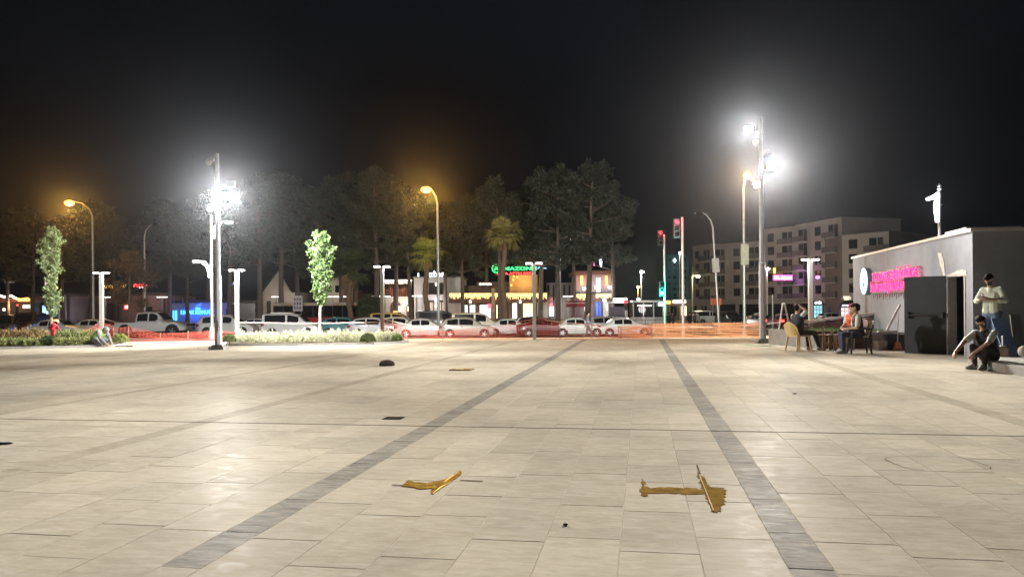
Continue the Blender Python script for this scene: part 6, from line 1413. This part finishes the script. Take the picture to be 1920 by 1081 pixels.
B = Bld('distant_arcade', 1270, 150, 'distant low arcade with small amber shop signs behind the waiting people'); B.box('wall', 1180, 1345, 562, 600, M('arcade', (.2, .18, .17), .9, var=.2), 0, 10, True); B.box('shop_sign', 1248, 1257, 564, 569, E_amb, -.3, .1); B.box('shop_sign', 1262, 1286, 562.5, 567.5, E_strw, -.3, .1)
for k in range(7): B.win(1200+k*19, 1212+k*19, 573, 592, E_warm if k in (2, 4) else m_glass, 2)
B = Bld('tower_block', 1262, 260, 'dim far tower block lit teal beyond the traffic lights'); B.box('wall', 1250, 1292, 478, 590, M('tower_teal', (.06, .10, .11), .9, var=.1), 0, 18, True)
for r_ in range(9):
    for c_ in range(4): B.box('window', 1253+c_*9.5, 1258+c_*9.5, 484+r_*11, 489+r_*11, m_glass, -.1, .08)
B.box('cross_sign', 1262, 1268, 487, 489, E_ltb, -.5, .2); B.box('cross_sign', 1264, 1266, 484, 492, E_ltb, -.7, .2); lowlight(B, 1268, 500, -12, 1500, (.2, .8, .8))
B = Bld('signboard', 1345, 74, 'orange rectangular signboard on posts beside the leaning lamp', 'sign'); B.box('board', 1333, 1353, 559, 571, M('orange_sign', (.65, .16, .07), .6, var=.1, emit=(1, .25, .1), es=.12), 0, .08); B.box('post', 1336, 1337, 571, 606, m_steel, .02, .06, True); B.box('post', 1349, 1350, 571, 606, m_steel, .02, .06, True)
# apartment block, stepped, turning towards us
def apartments():
    mA = M('apartment_render', (.44, .405, .39), .9, var=.08, scale=.25); mB = M('apartment_dark', (.20, .15, .15), .9, var=.1, scale=.25); mrail = M('balcony_rail', (.14, .125, .125), .8, var=.15)
    root = empty('apartment_block', (P(1500, 600, 140).x, 140, -1.2), 'long five storey apartment block with balconies beyond the crossroads', 'building'); o = Vector(root.location)
    segs = [(1300, 165, 1336, 158, 462, mA), (1336, 158, 1432, 150, 458, mA), (1432, 148, 1494, 142, 430, mA), (1494, 142, 1580, 130, 418, mA), (1580, 128, 1668, 122, 441, mA), (1668, 122, 1780, 130, 441, mB)]
    for k, (p0, Y0, p1, Y1, pt, mt) in enumerate(segs):
        a = P(p0, 595, Y0); c = P(p1, 595, Y1); zt = P((p0+p1)/2, pt, (Y0+Y1)/2).z; d = Vector((c.x-a.x, c.y-a.y, 0)); L = d.length; d.normalize(); n = Vector((d.y, -d.x, 0))     # n faces us
        z0 = o.z; A = Vector((a.x, a.y, z0))-o; H = zt-z0; b = MB(); b.obox(A, d*L, -n*12, (0, 0, H)); b.build('wall', mt, root); b = MB(); b.obox(A+n*.15+Vector((0, 0, H)), d*L, -n*12.3, (0, 0, .35)); b.build('parapet', mt, root)
        if k == 5: continue
        fl = 4 if H < 15.5 else 5; gh = 3.9; fh = (H-gh-.4)/fl; b = MB(); b.obox(A+n*.5+Vector((0, 0, gh-.35)), d*L, -n*.5, (0, 0, .35)); b.build('string_course', mt, root)
        nb = max(1, round(L/3.6)); bw = L/nb
        for f in range(fl):
            for j in range(nb):
                zz = gh+f*fh; x0 = j*bw; bal = (j+k) % 2 == 1 or nb == 1
                w0, w1, h0, h1 = (bw*.18, bw*.50, .15, 2.3) if bal else (bw*.30, bw*.68, .75, 2.3)
                w = MB(); w.obox(A+d*(x0+w0)+n*.05+Vector((0, 0, zz+h0)), d*(w1-w0), -n*.04, (0, 0, h1-h0)); wo = w.build('window', m_dark, root); w = MB(); w.obox(A+d*(x0+w0+.1)+n*.065+Vector((0, 0, zz+h0+.1)), d*(w1-w0-.2), -n*.01, (0, 0, h1-h0-.2)); w.build('pane', m_glass, wo)
                if bal:
                    w = MB(); w.obox(A+d*(x0+.08*bw)+Vector((0, 0, zz-.12)), d*(bw*.84), n*1.2, (0, 0, .16)); bo = w.build('balcony', mt, root); w = MB(); w.obox(A+d*(x0+.08*bw)+n*1.14+Vector((0, 0, zz+.04)), d*(bw*.84), n*.05, (0, 0, .95)); w.build('railing', mrail, bo); w = MB(); w.obox(A+d*(x0+w1+.15)+n*.05+Vector((0, 0, zz+.15)), d*bw*.22, -n*.04, (0, 0, 2.15)); w.build('balcony_door', m_dark, root)
        for j in range(max(1, round(L/5))):
            bw2 = L/max(1, round(L/5)); w = MB(); w.obox(A+d*(j*bw2+.4)+n*.05+Vector((0, 0, .1)), d*(bw2-.8), -n*.04, (0, 0, 2.9)); w.build('shopfront', m_glass, root)
    return root
AP = apartments()
def lit_shop(px0, px1, py0, py1, Y, label, em, sign_em, st, cat='shop'):
    B = Bld('lit_shop', (px0+px1)/2, Y, label, cat); B.box('surround', px0-2, px1+2, py0-8, py1, m_dark, 0, .3, True); n = 3
    for i in range(n):
        for j in range(3): B.box('shop_pane', px0+(px1-px0)*i/n+.4, px0+(px1-px0)*(i+1)/n-.4, py0+(py1-py0)*j/3+.4, py0+(py1-py0)*(j+1)/3-.4, em, -.06, .04)
    B.box('sign_box', px0-1, px1+1, py0-7, py0-2, m_dark, -.5, .4)
    if st: B.text(st, (px0+px1)/2, py0-4.4, .5, sign_em, -.58, width=(px1-px0)*.8)
    lowlight(B, (px0+px1)/2, py1-6, -2, 90, (.9, .95, 1)); return B
B = lit_shop(1526, 1542, 572, 596, 124, 'shop with cold blue lit panes and a white sign below the apartments', E('pane_cyan', (.35, .72, .85), .8), E_cold, 'OPTİK'); B.box('flag_banner', 1553, 1557, 575, 594, M('navy_flag', (.03, .04, .2), .8), -1, .05)
B = lit_shop(1577, 1598, 576, 598, 118, 'shop with bright pinkish panes and a glowing cup sign beside the kiosk', E('pane_pink', (1, .8, .8), .8), E_cold, 'Sölar'); p = P(1587, 558, 117)-B.o; q = MB(); q.lathe([(.3, -.35), (.5, .25)], (p.x, p.y, p.z), 10); q.tube([p+Vector((.42, 0, .1)), p+Vector((.7, 0, .05)), p+Vector((.62, 0, -.2)), p+Vector((.38, 0, -.22))], .06, 6); q.build('cup_sign', E('cup_glow', (1, .82, .6), 1.1), B.r)
q = MB(); q.tube([p+Vector((0, .1, -.4)), p+Vector((0, .1, -.9))], .05, 6); q.build('sign_arm', m_dark, B.r); B.box('sign_frame', 1579, 1600, 563, 571, m_dark, -.7, .1)
B = Bld('balcony_sign', 1468, 142, 'pink glowing sign strip with pale letters on the apartment balcony', 'sign'); B.box('light_strip', 1450, 1486, 515.5, 525, E_pink, -2.4, .2); B.text('BL Ajans', 1468, 520.3, .72, E_ltb, -2.6, width=30); B.box('amber_lamp', 1451, 1454, 502, 512, E_amb, -1.5, .2); B.box('back_frame', 1449, 1487, 514.5, 526, m_dark, -2.15, .08); B.box('support', 1466, 1467.5, 526, 600, m_steel, -2.1, .1, True); lowlight(B, 1485, 520, -3.2, 180, (.6, .25, 1)); lowlight(B, 1460, 510, -3.2, 120, (1, .5, .2))
b_ = MB(); X = X_at(1449, 70); b_.tube([(0, 0, 0), (0, 0, 3.4)], [.09, .07], 8); tag(b_.build('bare_post', m_steel, loc=(X, 70, zg(X, 70))), 'bare grey post beside the tallest floodlight pole', 'post')
# railings along the far footway
for i, (px, lab) in enumerate(((120, 'dark railing before the mauve building'), (1000, 'dark railing before the icicle cafe'), (1210, 'dark railing before the glass shelter'))):
    X = X_at(px, 79); r = empty('railing', (X-6, 79, zg(X, 79)), lab, 'railing')
    for z in (.55, 1.0): b = MB(); b.tube([(0, 0, z), (12, 0, z)], .03, 5); b.build('rail', m_dark, r)
    for k in range(13): b = MB(); b.tube([(k, 0, 0), (k, 0, 1.0)], .025, 5); b.build('baluster', m_dark, r)
if HAZE > 0:
    m = bpy.data.materials.new('haze'); m.use_nodes = True; N = m.node_tree.nodes; N.clear(); o = N.new('ShaderNodeOutputMaterial'); v = N.new('ShaderNodeVolumePrincipled'); v.inputs['Density'].default_value = HAZE; v.inputs['Color'].default_value = (.88, .92, 1, 1); v.inputs['Anisotropy'].default_value = .94; m.node_tree.links.new(v.outputs[0], o.inputs['Volume'])
    b = MB(); b.box((-1800, -100, -4), (1800, 2100, 32)); tag(b.build('haze', m), 'thin haze added for the lamp halos', kind='stuff')  # volume added to spread halos round the lamps
